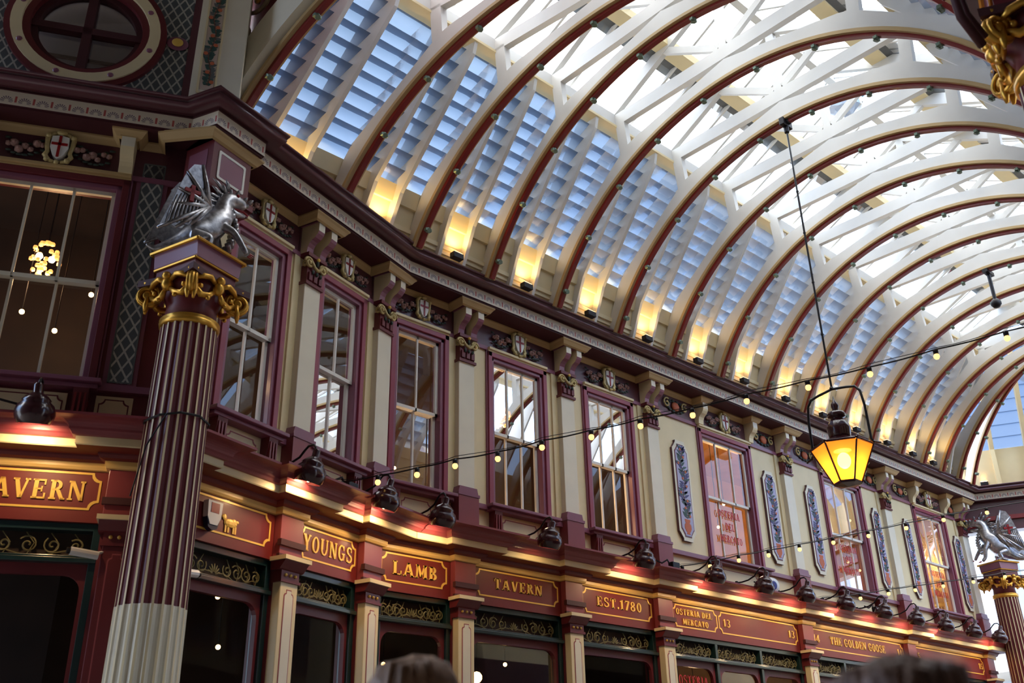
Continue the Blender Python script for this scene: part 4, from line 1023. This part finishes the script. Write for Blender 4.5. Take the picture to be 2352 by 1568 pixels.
MB().lathe([(.13, .60), (.14, .66), (.15, .74), (.135, .80), (.10, .85), (.08, .87), (.08, .89), (.11, .90), (.12, .94), (.10, .97), (.05, .98)], 20).build('chimney', SHADE, t, smooth=True)
MB().lathe([(.05, .98), (.035, 1.01), (.05, 1.05), (.045, 1.09), (.02, 1.13), (.004, 1.2)], 14).build('finial', SHADE, t, smooth=True)
MB().ball((0, 0, .32), .085, 16, sc=(1, 1, 1.25)).build('lamp_bulb', BULBH, t, smooth=True)
MB().lathe([(.11, .45), (.11, .49)], 16).build('lamp_gallery', WHPL, t)
ld = bpy.data.lights.new('lantern_light', 'POINT'); ld.energy = 9; ld.color = (1, .62, .25); ld.shadow_soft_size = .09
lo = bpy.data.objects.new('lantern_light', ld); C.objects.link(lo); lo.parent = t; lo.location = (0, 0, .2)
hp = [(0, -.44, .44), (0, -.41, .5), (0, -.405, .95), (0, -.38, 1.16), (0, -.32, 1.24), (0, -.2, 1.27), (0, 0, 1.30), (0, .2, 1.27), (0, .32, 1.24), (0, .38, 1.16), (0, .405, .95), (0, .41, .5), (0, .44, .44)]
MB().tube(hp, .017, 8).build('hoop', BLACK, t, smooth=True)
b = MB(); b.tube([(0, -.52, .42), (0, -.4, .48)], .014, 6).tube([(0, .52, .42), (0, .4, .48)], .014, 6).ball((0, 0, 1.31), .03, 8); b.build('hoop_bracket', BLACK, t)
b = MB(); b.tube([(0, 0, 1.31), (0, 0, 5.62)], .014, 6)
for z in (2.1, 2.9, 3.7, 4.4): b.ball((0, 0, z), .022, 6)
b.build('suspension_rod', BLACK, t)
b = MB(); b.box(-.05, .05, -.07, .07, 5.60, 5.95).box(-.12, .12, -.04, .04, 5.55, 5.68).tube([(0, 0, 5.45), (0, 0, 5.6)], .04, 8); b.build('clamp', BLACK, t, bevel=.01)
# small security camera on a stalk under a far truss
t = empty('dome_camera', 'small dark camera on a stalk under a far truss, right of the lantern rod', 'camera', (18.05, 5.75, 8.98+ZO), 0)
b = MB(); b.tube([(0, 0, .2), (.0, 0, -.1), (.0, 0, -.42)], .035, 8).box(-.16, .16, -.05, .05, .15, .22); b.build('stalk', BLACK, t)
MB().ball((0, 0, -.48), .10, 10).build('dome', BLACK, t, smooth=True)

# ================================================================== FESTOON LIGHTS
def festoon(label, start, bulbs, end, r=.012):
    t = empty('festoon_string', label, 'string lights', (0, 0, ZO)); P = [start]+bulbs+[end]; pts = []
    for i in range(len(P)-1):
        a, c = Vector(P[i]), Vector(P[i+1]); 
        for q in range(4): f = q/4; p = a.lerp(c, f); p.z -= .012*math.sin(PI*f); pts.append(p)
    pts.append(Vector(P[-1])); MB().tube(pts, r, 5).build('cable', BLACK, t)
    MB().tube([p+Vector((.0, 0, .028+.012*math.sin(i*.8))) for i, p in enumerate(pts)], r*.45, 4).build('support_wire', BLACK, t)
    for p in bulbs:
        MB().lathe([(.022, 0), (.03, -.02), (.028, -.06)], 8, p).build('socket', BLACK, t)
        MB().ball((p[0], p[1], p[2]-.085), .034, 10, sc=(1, 1, 1.1)).build('bulb', BULBM, t, smooth=True)
festoon('long string of bulbs climbing from the first windows to the upper right', (5.82, 9.55, 3.47), [(6.01, 9.35, 3.47), (6.28, 9.01, 3.52), (6.57, 8.65, 3.58), (6.84, 8.29, 3.65), (7.15, 7.9, 3.70), (7.47, 7.5, 3.80), (7.82, 7.05, 3.88), (8.17, 6.61, 3.97), (8.53, 6.14, 4.05), (8.91, 5.66, 4.17), (9.34, 5.12, 4.28), (9.76, 4.58, 4.38), (10.22, 4.0, 4.53), (10.7, 3.39, 4.68)], (11.6, 2.3, 4.95), .009)
festoon('middle string of bulbs crossing in front of the first floral plaques', (12.5, 9.85, 3.44), [(12.73, 9.68, 3.48), (13.11, 9.41, 3.56), (13.51, 9.12, 3.66), (13.93, 8.82, 3.75), (14.37, 8.5, 3.85), (14.86, 8.15, 3.97), (15.38, 7.78, 4.09), (15.94, 7.37, 4.23), (16.51, 6.96, 4.38), (17.18, 6.48, 4.52)], (19.2, 5.0, 4.95), .009)
festoon('lower string of bulbs crossing in front of the farthest floral plaques', (16.7, 9.83, 3.40), [(16.92, 9.68, 3.46), (17.65, 9.31, 3.56), (18.22, 9.02, 3.67), (18.77, 8.74, 3.76), (19.36, 8.44, 3.86), (20.01, 8.11, 3.97), (20.7, 7.75, 4.10)], (23.5, 6.2, 4.5), .009)
# wire wrapped round the near column
t = empty('column_wire', 'thin black cable tied round the near fluted column', 'cable', (3.57, 8.45, 3.32+ZO))
b = MB(); rr = .30; b.tube([(rr*math.cos(a/10*2*PI), rr*math.sin(a/10*2*PI), .03*math.sin(a)) for a in range(10)], .012, 5, closed=True)
b.tube([(-.2, -.24, .0), (-.30, -.12, -.3), (-.33, 0, -.75)], .008, 5)
b.tube([(-.3, 0, 0), (-1.0, .55, .05), (-1.5, .62, .1)], .012, 5); b.tube([(.28, -.05, 0), (.8, .35, .0), (1.2, .62, .12)], .012, 5); b.build('cable_loop', BLACK, t)

# ================================================================== SPOT LAMPS OVER THE SHOP SIGNS
sl_lab = ['on the left wall over LAMB TAVERN', 'over the small gold lamb sign', 'over the pilaster between YOUNGS and LAMB signs', 'over the right end of the LAMB sign', 'over the TAVERN sign', 'over the EST.1780 sign', 'over the OSTERIA sign', 'over the first number 13', 'left of the round blue device', 'above THE GOLDEN GOOSE lettering', 'over the right half of THE GOLDEN GOOSE sign', 'fifth from the far end', 'fourth from the far end', 'third from the far end', 'second from the far end', 'at the far end beside the distant column']
SLP = [(FL, -.22, .55, 6), (FA, -2.0, .55, 16), (FA, -.72, .60, 16), (FB, 7.5, .62, 16), (FB, 9.35, .65, 0), (FB, 11.33, .65, 16), (FB, 13.07, .65, 16), (FB, 14.43, .65, 16), (FB, 15.70, .65, 16), (FB, 17.05, .65, 16), (FB, 18.45, .65, 16), (FB, 19.75, .65, 16), (FB, 21.05, .65, 16), (FB, 22.4, .65, 0), (FB, 23.7, .65, 16), (FB, 24.8, .6, 8)]
def make_spot():
    t = empty('spot_lamp', 'x', 'lamp', (0, 0, 0))
    MB().W(-.05, .05, -.04, .04, -.05, .02).W(-.02, .02, -.02, .02, .0, .08).build('clamp_base', BLACK, t)
    arm = [(0, 0, .05), (0, -.12, .045), (0, -.26, .06), (0, -.40, .11), (0, -.47, .18), (0, -.53, .225), (0, -.60, .225), (0, -.635, .19), (0, -.64, .12)]
    MB().tube(arm, .014, 7).build('gooseneck_arm', BLACK, t, smooth=True)
    ax = Vector((0, -.30, 1)).normalized(); c = Vector((0, -.64, .08))       # neck up, mouth down and back to the wall
    MB().lathe([(.03, .08), (.045, .06), (.045, -.01), (.055, -.02), (.10, -.05), (.135, -.09), (.128, -.105), (.165, -.14), (.185, -.19), (.188, -.23), (.17, -.29), (.15, -.32)], 20, c, axis=ax, cap=False).build('shade', SHADE, t, smooth=True)
    e_ = c+(-ax)*.27
    MB().lathe([(.0, .02), (.07, .01), (.08, -.01), (.0, -.04)], 12, e_, axis=ax).build('reflector_bulb', mat('spot bulb', (1, .8, .5), .3, emit=(1, .68, .32), est=25), t)
    ld = bpy.data.lights.new('spot_lamp_light', 'SPOT'); ld.energy = 9.5; ld.color = (1, .66, .36); ld.spot_size = rad(150); ld.spot_blend = .7; ld.shadow_soft_size = .04
    lo = bpy.data.objects.new('spot_lamp_light', ld); C.objects.link(lo); lo.parent = t; lo.location = e_-ax*.05
    lo.rotation_euler = Vector((0, .80, -.38)).to_track_quat('-Z', 'Y').to_euler(); return t
sp0 = make_spot()
for i, (F, s, o, en) in enumerate(SLP):
    p = sp0 if i == 0 else copy_tree(sp0); p.location = at(F, s, .13+(o-.62), 3.40); p.rotation_euler.z = F[2]; p.scale = (.93, .93, .93)
    tag(p, 'maroon bell-shaped gooseneck spot lamp '+sl_lab[i], 'lamp', 'gooseneck spot lamps above the shop signs')
    if en == 0:
        for c in p.children:
            if c.type == 'LIGHT': bpy.data.objects.remove(c); break
# assorted fittings on the shop cornice
t = wthing('round_device', 'round white device with blue face on the shop cornice right of number 13', 'device', FB, 15.45, 3.52, .2)
MB().lathe([(.02, -.05), (.13, -.05), (.15, 0), (.13, .05), (.02, .05)], 20, axis=(-.3, -1, 0)).build('casing', WHPL, t, smooth=True)
MB().lathe([(.08, .052), (.06, .06), (.01, .06)], 16, axis=(-.3, -1, 0)).build('blue_face', mat('blue face', s2l(70, 80, 150), .4), t)
def floodbox(label, F, s, o, z):
    t = wthing('cornice_fitting', label, 'device', F, s, z, o, 'black boxes and cables on the shop cornice')
    MB().W(-.09, .09, -.05, .05, -.05, .05).build('box', BLACK, t, bevel=.01)
    MB().tube([(-.1, 0, 0), (-.2, -.03, .06), (-.3, 0, .0), (-.42, .02, .03)], .014, 5).build('cable', BLACK, t)
for i, (F, s, l) in enumerate(((FA, -.95, 'black cable bundle on the cornice over the YOUNGS sign'), (FB, 11.9, 'black fitting on the cornice just right of the EST.1780 spot lamp'), (FB, 12.55, 'black cable heap at the foot of the pilaster left of the floral plaques'), (FB, 15.2, 'black fitting below the round blue device'), (FB, 18.95, 'black fitting over the right part of THE GOLDEN GOOSE sign'))):
    floodbox(l, F, s, .3, 3.46)
def cctv(label, loc, rz):
    t = empty('security_camera', label, 'camera', loc, rz)
    MB().tube([(-.12, 0, 0), (.12, 0, -.02)], .038, 10).build('body', WHPL, t); MB().tube([(-.12, 0, 0), (-.15, 0, 0)], .03, 10).build('lens', BLACK, t)
    MB().tube([(.1, 0, 0), (.2, .02, .03)], .014, 6).build('bracket', WHPL, t)
cctv('small white security camera left of the near column below the sign', at(FL, .33, .16, 2.16), rad(-10))
cctv('small white security camera right of the near column below the lamb sign', at(FA, -3.1, .14, 2.10), rad(200))

# ================================================================== CROSSING: LEFT UPPER WALL, PIER, LIGHT-BLOCKING ENCLOSURE
cz = 8.23; cx = -.61; R1 = .80
b = MB(); n = 48
for i in range(n):
    a, c = 2*PI*i/n, 2*PI*(i+1)/n
    def box_pt(a):
        ux, uz = math.cos(a), math.sin(a); k_ = min(1.12/abs(ux) if abs(ux) > 1e-6 else 9, 1.08/abs(uz) if abs(uz) > 1e-6 else 9); return (cx+ux*k_, cz+uz*k_)
    p0_, p1_ = (cx+R1*math.cos(a), cz+R1*math.sin(a)), (cx+R1*math.cos(c), cz+R1*math.sin(c)); q0_, q1_ = box_pt(a), box_pt(c)
    b.add([(p0_[0], 0, p0_[1]), (p1_[0], 0, p1_[1]), (q1_[0], 0, q1_[1]), (q0_[0], 0, q0_[1])], [(0, 1, 2, 3)])
o = b.build('wall_lattice_field', LATTP, kind='structure', uvfn=lambda co: (co.x, co.z)); o.location = (FL[0], FL[1], ZO); o.rotation_euler.z = FL[2]
b = MB(); b.W(-5, cx-1.12, -.2, .02, 7.0, 12.6); b.W(cx+1.12, .66, -.2, .02, 7.0, 12.6); b.W(cx-1.12, cx+1.12, -.2, .02, cz+1.08, 12.6)
o = b.build('wall_left_upper', DPLUM, kind='structure'); o.location = (FL[0], FL[1], ZO); o.rotation_euler.z = FL[2]
t = wthing('window_10', None, None, FL, cx, cz, 0, kind='structure')
def annulus(b, r0, r1, o0, o1, m=0, n=48):
    P0 = len(b.v)
    for i in range(n):
        a = 2*PI*i/n
        for r in (r0, r1):
            for o in (o0, o1): b.v.append((r*math.cos(a), -o, r*math.sin(a)))
    for i in range(n):
        c, d = P0+4*i, P0+4*((i+1) % n)
        for q in ((0, 1), (1, 3), (3, 2), (2, 0)): b.f.append([c+q[0], c+q[1], d+q[1], d+q[0]]); b.m.append(m)
    return b
annulus(MB(), .68, .80, -.02, .07).build('cream_ring', CREAM, t)
b = MB(); annulus(b, .79, .87, -.02, .05); annulus(b, .60, .69, -.12, .03); b.build('maroon_ring', MAROON, t)
for i in range(8):
    a = PI/8+i*PI/4+.1; b = MB(); b.ball((.74*math.cos(a), -.07, .74*math.sin(a)), .035, 8, sc=(1, .3, 1)); b.build('ring_rosette', PLUM, t)
b = MB(); b.W(-.05, .05, -.12, -.02, -.6, .6).W(-.6, .6, -.12, -.02, -.045, .045); annulus(b, .53, .62, -.14, -.04); b.build('glazing_cross', SOFF, t)
MB().prism([(.6*math.cos(2*PI*i/32), .6*math.sin(2*PI*i/32)) for i in range(32)], lambda x, z, q: (x, q, z), .10, .105).build('glass', WGLASS, t)
b = MB().W(-.9, .9, -.35, -.3, -.9, .9); b.build('blind', mat('grey window blind', s2l(205, 205, 212), .8), t)
b = MB().W(-.9, .9, -.28, -.25, -.26, -.22); b.build('blind_rail', SOFF, t)
t = wthing('gilt_boss', 'gold oval boss on plum ground right of the round window', 'ornament', FL, .385, 8.23, .01)
b = MB().ball((0, -.01, 0), .13, 20, sc=(.95, .15, .78)).build('plum_disc', PLUM, t, smooth=True)
MB().ball((0, -.035, 0), .065, 16, sc=(1, .2, .95)).build('gold_oval', GOLDP, t, smooth=True)
t = wthing('lattice_strip', 'tall narrow grey lattice strip on the wall left of the near column', 'panel', FL, .365, 5.18, .0)
MB().W(-.16, .16, 0, .012, -1.36, 1.36).build('plum_ground', PLUM, t); MB().W(-.115, .115, .012, .02, -1.31, 1.31).build('lattice_field', LATTP, t, uvfn=lambda co: (co.x, co.z))
border_mb(-.115, .115, -1.31, 1.31, .02, .014, .01, .004).build('grey_line', LATT, t)
outline_panel('dado_panel', 'small cream outlined panel beside the near column on the left wall', FL, .18, .52, 3.42, 3.72, 'cream panels under the windows')
t = wthing('painted_pier', 'pale pier with arabesque strip rising above the cornice between round window and vault', 'pier', FL, .89, 7.12, 0)
MB().W(-.27, .27, -.3, .30, 0, 5.4).build('pier_body', PALE, t)
MB().W(-.17, -.02, .30, .304, .28, 5.2).build('strip_ground', mat('rose grey ground', s2l(196, 176, 160), .6), t)
a_ = arabesque(.075, .35, 3.0, .304, step=.045, seed=4).build('arabesque_strip', [LEAFP, LATT, TERRA, BROWNP], t); a_.location.x = -.095
border_mb(-.2, .01, .22, 5.25, .30, .02, .01, .01).build('strip_frame', CREAM, t)
MB().W(-.0, .32, -.1, .34, -.02, .12).build('red_foot_block', RED2, t)

CW = mat('crossing wall paint', s2l(112, 96, 82), .7)  # kept dark so the added enclosure bounces little light
b = MB(); b.add([(-9, -7, 0), (6.9, -7, 0), (6.2, 1.3, 0), (3.9, 9.2, 0), (3.6, 11.5, 0), (-9, 11.5, 0)], [(0, 1, 2, 3, 4, 5)])
o = b.build('ceiling_crossing', CW, kind='structure'); o.location.z = 12.5+ZO  # unseen flat ceiling added to block skylight over the crossing, in place of its dome
b = MB().box(-9.1, -9, -7, 11.5, 0, 14); b.build('wall_back', CW, kind='structure')  # unseen wall added behind the camera to keep the left side dim
b = MB().box(-9, 7.0, -7.1, -7, 0, 14); b.build('wall_south', CW, kind='structure')  # unseen wall added to shut out side light from the crossing
b = MB().box(6.9, 7.0, -7, 0.3, 0, 14); b.build('wall_crossing_right', CW, kind='structure')  # unseen wall added so light enters only through the arcade roof
b = MB().box(-9, 26, -7, 14, -.1, 0); b.build('floor', STONE, kind='structure')
# opposite side of the arcade: wall, cornice
b = MB().box(7.2, 33, 1.3, 1.58, 0, 7.0+ZO); b.build('wall_opposite', CREAM, kind='structure')  # far end lengthened to keep bright sky out of the shop-glass reflections
b = MB().box(7.2, 33, 1.58, 1.72, 0, 3.3+ZO); b.build('wall_opposite_shops', SOFF, kind='structure')  # unseen plain dark slab added to darken shop-glass reflections, standing for shops
b = MB().box(7.2, 26, 1.56, 2.15, 6.72+ZO, 7.0+ZO); b.build('trim_opposite_cornice', DPLUM, kind='structure')
for i in range(9):
    x = 8.2+i*2.0
    t = empty('opposite_window', 'tall sash window with dark glass in the wall facing the pub, bay %s' % ['one', 'two', 'three', 'four', 'five', 'six', 'seven', 'eight', 'nine'][i], 'window', (x, 1.58, 3.84+ZO), PI, 'windows of the opposite wall')
    MB().W(-.6, .6, 0, .05, -.1, 2.35).build('surround', PLUM, t); MB().W(-.48, .48, .05, .055, 0, 2.25).build('pane', mat('dark glass', (.02, .02, .025), .05), t) if i == 0 else MB().W(-.48, .48, .05, .055, 0, 2.25).build('pane', bpy.data.materials['dark glass'], t)
# plum entablature and far crossing
FD = (24.9, 9.95, rad(-64))
b = MB().W(-.2, 6, -.3, .05, 6.0, 6.75); o = b.build('trim_far_entablature', DPLUM, kind='structure'); o.location = (FD[0], FD[1], ZO); o.rotation_euler.z = FD[2]
b = MB().W(-.2, 6, .05, .12, 6.25, 6.35); o = b.build('trim_far_red_band', RED, kind='structure'); o.location = (FD[0], FD[1], ZO); o.rotation_euler.z = FD[2]
t = wthing('far_roof_slope', 'far crossing roof slope of cream boards, rafters and blue-white glass above the turned cornice', 'roof glazing', FD, 0, 7.1)
MB().add([(-.3, .0, 0), (6, 0, 0), (6, -.1, .95), (-.3, -.1, .95)], [(0, 1, 2, 3)]).build('cream_boarding', CREAM, t)
for j in range(9):
    z = .95+j*.27; o = .1+j*.17
    MB().add([(-.3, -o+.06, z), (6, -o+.06, z), (6, -o-.14, z+.27), (-.3, -o-.14, z+.27)], [(0, 1, 2, 3)]).build('glass_louvre', LGLASS, t)
for i in range(8):
    x = .15+i*.8
    MB().prism([(-.0, 0), (.22, 0), (.30, .9), (1.75, 3.3), (1.5, 3.3), (.05, .9)], lambda o, z, q, x=x: (x+q, -o, z), -.05, .05).build('rafter', ROOFC, t)
t = copy_tree(upl); t.location = at(FD, .62, -.0, 7.22); t['label'] = 'bright floodlight at the foot of the far crossing slope beyond the cornice corner'
t.rotation_euler.z = FD[2]
# arch rib of the far crossing springing opposite
t = empty('crossing_arch', 'white arch with red edge rising to the left from the far crossing cornice', 'arch', at(FD, 3.2, .1, 0), FD[2])
b = MB(); pts = [( -.0+2.9*(1-math.cos(a)), 7.1+3.3*math.sin(a)) for a in [rad(q) for q in range(0, 91, 9)]]
MB().tube([(-u*.9, -u*.25, z) for u, z in pts], .09, 6).build('arch_board', ROOFW, t); MB().tube([(-u*.9-.02, -u*.25-.02, z-.13) for u, z in pts], .05, 6).build('red_arch_edge', RED, t)
# pale building in daylight beyond the far column
t = empty('distant_building', 'pale blue-grey building in daylight beyond the distant column', 'building', (34, 6, 0), rad(-8))
MB().box(0, 4, -12, 12, 0, 10.5).build('wall', BLUEW, t)
for i in range(14):
    MB().box(-.06, .02, -11+i*1.6, -10.2+i*1.6, 6.2, 9.0).build('window', mat('pale window', s2l(150, 165, 190), .1) if i == 0 else bpy.data.materials['pale window'], t)
MB().box(-2.5, 0, -12, 12, 5.0, 5.25).build('canopy', WHITE, t); MB().box(-.4, 0, -12, 12, 3.6, 4.1).build('cornice', mat('slate band', s2l(90, 96, 110), .6), t)
tag(MB().box(26, 38, -14, 20, -.12, -.01).build('pavement', STONE), 'grey pavement outside beyond the far crossing', 'pavement')

# ================================================================== INTERIOR LAMPS
def chandelier(label, loc, r=.17, e_=14, hang=.9):
    t = empty('chandelier', label, 'chandelier', (loc[0], loc[1], loc[2]+ZO), 0, 'beaded chandeliers behind the windows')
    b = MB(); rnd = random.Random(3)
    for i in range(46):
        a = rnd.random()*2*PI; z = rnd.uniform(-1, 1); q = math.sqrt(1-z*z)*.9
        b.ball((r*q*math.cos(a), r*q*math.sin(a), r*z*1.2), .03, 5)
    b.build('glass_beads', mat('lit beads', (1, .6, .3), .3, emit=(1, .36, .08), est=.8) if 'lit beads' not in bpy.data.materials else bpy.data.materials['lit beads'], t)
    for s in (-1, 1): MB().ball((s*r*.4, 0, .02), .04, 8).build('bulb', BULBH, t)
    MB().tube([(0, 0, r), (0, 0, 6.95-loc[2])], .008, 5).build('cable', BLACK, t)
    ld = bpy.data.lights.new('chandelier_light', 'POINT'); ld.energy = e_; ld.color = (1, .6, .3); ld.shadow_soft_size = .12
    lo = bpy.data.objects.new('chandelier_light', ld); C.objects.link(lo); lo.parent = t; lo.location = (0, 0, -.3)
chandelier('glowing beaded chandelier behind the left wall window', (2.70, 10.63, 5.76))
chandelier('glowing beaded chandelier behind the window over the TAVERN sign', (10.21, 11.2, 5.89), .17, 36)
def pend(label, loc, r=.05, e_=0, hang=.5, m=None):
    t = empty('pendant_bulb', label, 'lamp', (loc[0], loc[1], loc[2]+ZO), 0, 'small pendant bulbs inside the rooms')
    MB().ball((0, 0, 0), r, 10).build('bulb', m or BULBM2, t, smooth=True); MB().tube([(0, 0, r), (0, 0, (6.95 if loc[2] > 3.4 else 3.3)-loc[2])], .006, 4).build('cable', BLACK, t)
    if e_:
        ld = bpy.data.lights.new('bulb_light', 'POINT'); ld.energy = e_; ld.color = (1, .62, .32); ld.shadow_soft_size = .08
        lo = bpy.data.objects.new('bulb_light', ld); C.objects.link(lo); lo.parent = t; lo.location = (0, 0, -.1)
BULBM2 = mat('warm interior bulb', (1, .8, .5), .3, emit=(1, .6, .25), est=3.5)
IN = [((3.19, 10.38, 5.37), 'beside the chandelier on the left wall', 0), ((2.59, 10.68, 5.07), 'lower left behind the left wall window', 0), ((2.92, 10.52, 4.88), 'low behind the left wall window', 0),
      ((16.0, 11.0, 5.39), 'upper right of the first restaurant window', 40), ((15.73, 11.0, 4.88), 'mid right of the first restaurant window', 0), ((21.69, 11.0, 6.08), 'upper part of the restaurant window behind the lantern', 40), ((20.98, 11.0, 5.9), 'upper left of the window behind the lantern', 0), ((20.57, 11.0, 4.88), 'low left of the window behind the lantern', 0), ((21.04, 11, 4.75), 'low middle of the window behind the lantern', 0), ((24.5, 11.0, 5.55), 'behind the farthest restaurant window', 30),
      ((7.94, 11, 4.46), 'behind the lower sash over the LAMB sign', 16), ((9.99, 11.2, 4.19), 'low behind the window over the TAVERN sign', 0), ((11.06, 11, 4.47), 'low behind the window over the EST.1780 sign', 16),
      ((5.34, 10.8, 2.3), 'high behind the shop glass right of the near column', 0), ((5.41, 10.8, 1.74), 'low behind the shop glass right of the near column', 0), ((7.73, 10.8, 1.72), 'behind the shop glass left of the light-haired head', .6), ((9.32, 10.8, 1.66), 'behind the shop glass under the TAVERN sign at its left', .8), ((9.86, 10.8, 1.87), 'behind the middle shop glass under the TAVERN sign', 0), ((15, 11.4, 1.9), 'behind the restaurant shop glass', 4), ((19, 11.4, 1.9), 'behind the far shop glass', 4)]
for i, (p, l, e_) in enumerate(IN): pend('small warm bulb glowing '+l, p, .03 if i not in (16,) else .08, e_)

t = empty('plastic_sheet', 'crumpled pale blue plastic sheet caught in the roof timbers right of the lantern clamp', 'sheet', (12.98, 5.66, 10.45+ZO))
rnd = random.Random(9)
for c_, m_ in (((0, 0, 0), mat('pale plastic', s2l(190, 204, 226), .3)), ((-.12, -.34, .02), mat('blue plastic', s2l(120, 190, 220), .35))):
    b = MB(); b.ball((0, 0, 0), .2 if m_.name[0] == 'p' else .12, 14)
    b.v = [tuple(c_[i]+q[i]*(1+rnd.uniform(-.35, .35))*(1, 1.2, .8)[i] for i in range(3)) for q in b.v]; b.build('crumpled_film', m_, t)
# ================================================================== PEOPLE
def person(label, loc, rz, H, hairm, coatm, hair_style):
    t = empty('person', label, 'person', loc, rz); k_ = H/1.75        # faces local -y
    S_ = lambda L: [tuple(q*k_ for q in p) for p in L]
    N = S_([(0, 0, .95, .13, .10), (0, .0, 1.12, .12, .09), (0, .01, 1.32, .15, .10), (0, .01, 1.44, .10, .08), (0, 0, 1.50, .055, .055), (0, -.01, 1.56, .062, .07), (0, -.005, 1.63, .078, .095), (0, 0, 1.69, .07, .085),
         (.17, .01, 1.42, .055), (.21, .02, 1.15, .045), (.22, -.04, .90, .03), (.22, -.06, .84, .035),
         (-.17, .01, 1.42, .055), (-.21, .02, 1.15, .045), (-.22, -.04, .90, .03), (-.22, -.06, .84, .035),
         (.09, 0, .88, .09), (.10, -.01, .5, .06), (.10, .02, .09, .042), (.10, -.12, .03, .035),
         (-.09, 0, .88, .09), (-.10, -.01, .5, .06), (-.10, .02, .09, .042), (-.10, -.12, .03, .035)])
    E_ = [(0, 1), (1, 2), (2, 3), (3, 4), (4, 5), (5, 6), (6, 7), (3, 8), (8, 9), (9, 10), (10, 11), (3, 12), (12, 13), (13, 14), (14, 15), (0, 16), (16, 17), (17, 18), (18, 19), (0, 20), (20, 21), (21, 22), (22, 23)]
    for hx, root in ((.22, 11), (-.22, 15)):
        s = 1 if hx > 0 else -1
        for f, (dy, L) in enumerate(((-.032, .085), (-.012, .095), (.008, .09), (.026, .075))):
            n0 = len(N); N += S_([(hx, -.06+dy*.9, .81, .011), (hx-s*.004, -.065+dy*1.1, .81-L*.5, .009), (hx-s*.018, -.07+dy*1.1, .81-L, .007)]); E_ += [(root, n0), (n0, n0+1), (n0+1, n0+2)]
        n0 = len(N); N += S_([(hx-s*.02, -.095, .83, .011), (hx-s*.03, -.115, .79, .009)]); E_ += [(root, n0), (n0, n0+1)]
    skin_mesh('body', N, E_, SKIN, t, 2)
    cl = S_([(0, 0, .86, .17, .13), (0, 0, 1.12, .155, .12), (0, .01, 1.32, .18, .125), (0, .01, 1.43, .13, .10), (0, .01, 1.475, .07, .07), (.18, .01, 1.42, .08), (.215, .02, 1.15, .065), (.22, -.04, .92, .05), (-.18, .01, 1.42, .08), (-.215, .02, 1.15, .065), (-.22, -.04, .92, .05)])
    skin_mesh('coat', cl, [(0, 1), (1, 2), (2, 3), (3, 4), (3, 5), (5, 6), (6, 7), (3, 8), (8, 9), (9, 10)], coatm, t, 2)
    tr = S_([(0, 0, .9, .14, .11), (.09, 0, .82, .105), (.10, -.01, .5, .08), (.10, .02, .08, .07), (-.09, 0, .82, .105), (-.10, -.01, .5, .08), (-.10, .02, .08, .07)])
    skin_mesh('trousers', tr, [(0, 1), (1, 2), (2, 3), (0, 4), (4, 5), (5, 6)], COAT2, t, 1)
    for s in (-1, 1): MB().ball((s*.1*k_, -.06*k_, .04*k_), .05*k_, 10, sc=(.9, 2.4, .8)).build('shoe', BLACK, t, smooth=True)
    hd = 1.635*k_
    for s in (-1, 1):
        MB().ball((s*.032*k_, -.088*k_, hd-.01), .013*k_, 8).build('eye', WHITE, t, smooth=True); MB().ball((s*.032*k_, -.099*k_, hd-.01), .006*k_, 6).build('iris', BLACK, t)
        MB().ball((s*.08*k_, .005, hd-.015), .03*k_, 8, sc=(.35, .7, 1)).build('ear', SKIN, t, smooth=True)
    MB().tube([(0, -.095*k_, hd+.0), (0, -.115*k_, hd-.035), (0, -.10*k_, hd-.045)], [.009, .015, .011], 8).build('nose', SKIN, t, smooth=True)
    MB().ball((0, -.093*k_, hd-.072), .022*k_, 8, sc=(1, .4, .3)).build('mouth', mat('lips', s2l(170, 90, 85), .5) if 'lips' not in bpy.data.materials else bpy.data.materials['lips'], t, smooth=True)
    b = MB(); rnd = random.Random(int(H*100))
    b.ball((0, .022*k_, hd+.034*k_), .096*k_, 20, sc=(.93, 1.08, .86))
    for i in range(110):                                   # swept locks
        a = rnd.uniform(-2.9, 2.9); x0_ = rnd.uniform(-.03, .02); y0_ = rnd.uniform(-.06, .05); q = .097*k_
        zt = hd+(.116-.9*(x0_**2+y0_**2)*9)*k_*rnd.uniform(.97, 1.03)
        end = (q*math.sin(a), .025-q*math.cos(a)*1.08, hd+(.055 if abs(a) < 1.0 else -.03)*k_)
        mid = (x0_*.4+q*.72*math.sin(a), .018-q*.74*math.cos(a), hd+.092*k_*rnd.uniform(.93, 1.05))
        b.tube([(x0_, y0_, zt), mid, end], [.006, .009, .003], 5)
    b.build('hair', hairm, t, smooth=True)
    return t
person('person with light brown hair in a navy coat, head at bottom centre-left', (1.377, 1.78, 0), rad(30), 1.805, HAIR1, COAT1, 0)
person('person with dark brown swept hair in a charcoal coat, head at bottom right', (1.22, .61, 0), rad(-63), 1.662, HAIR2, COAT2, 1)
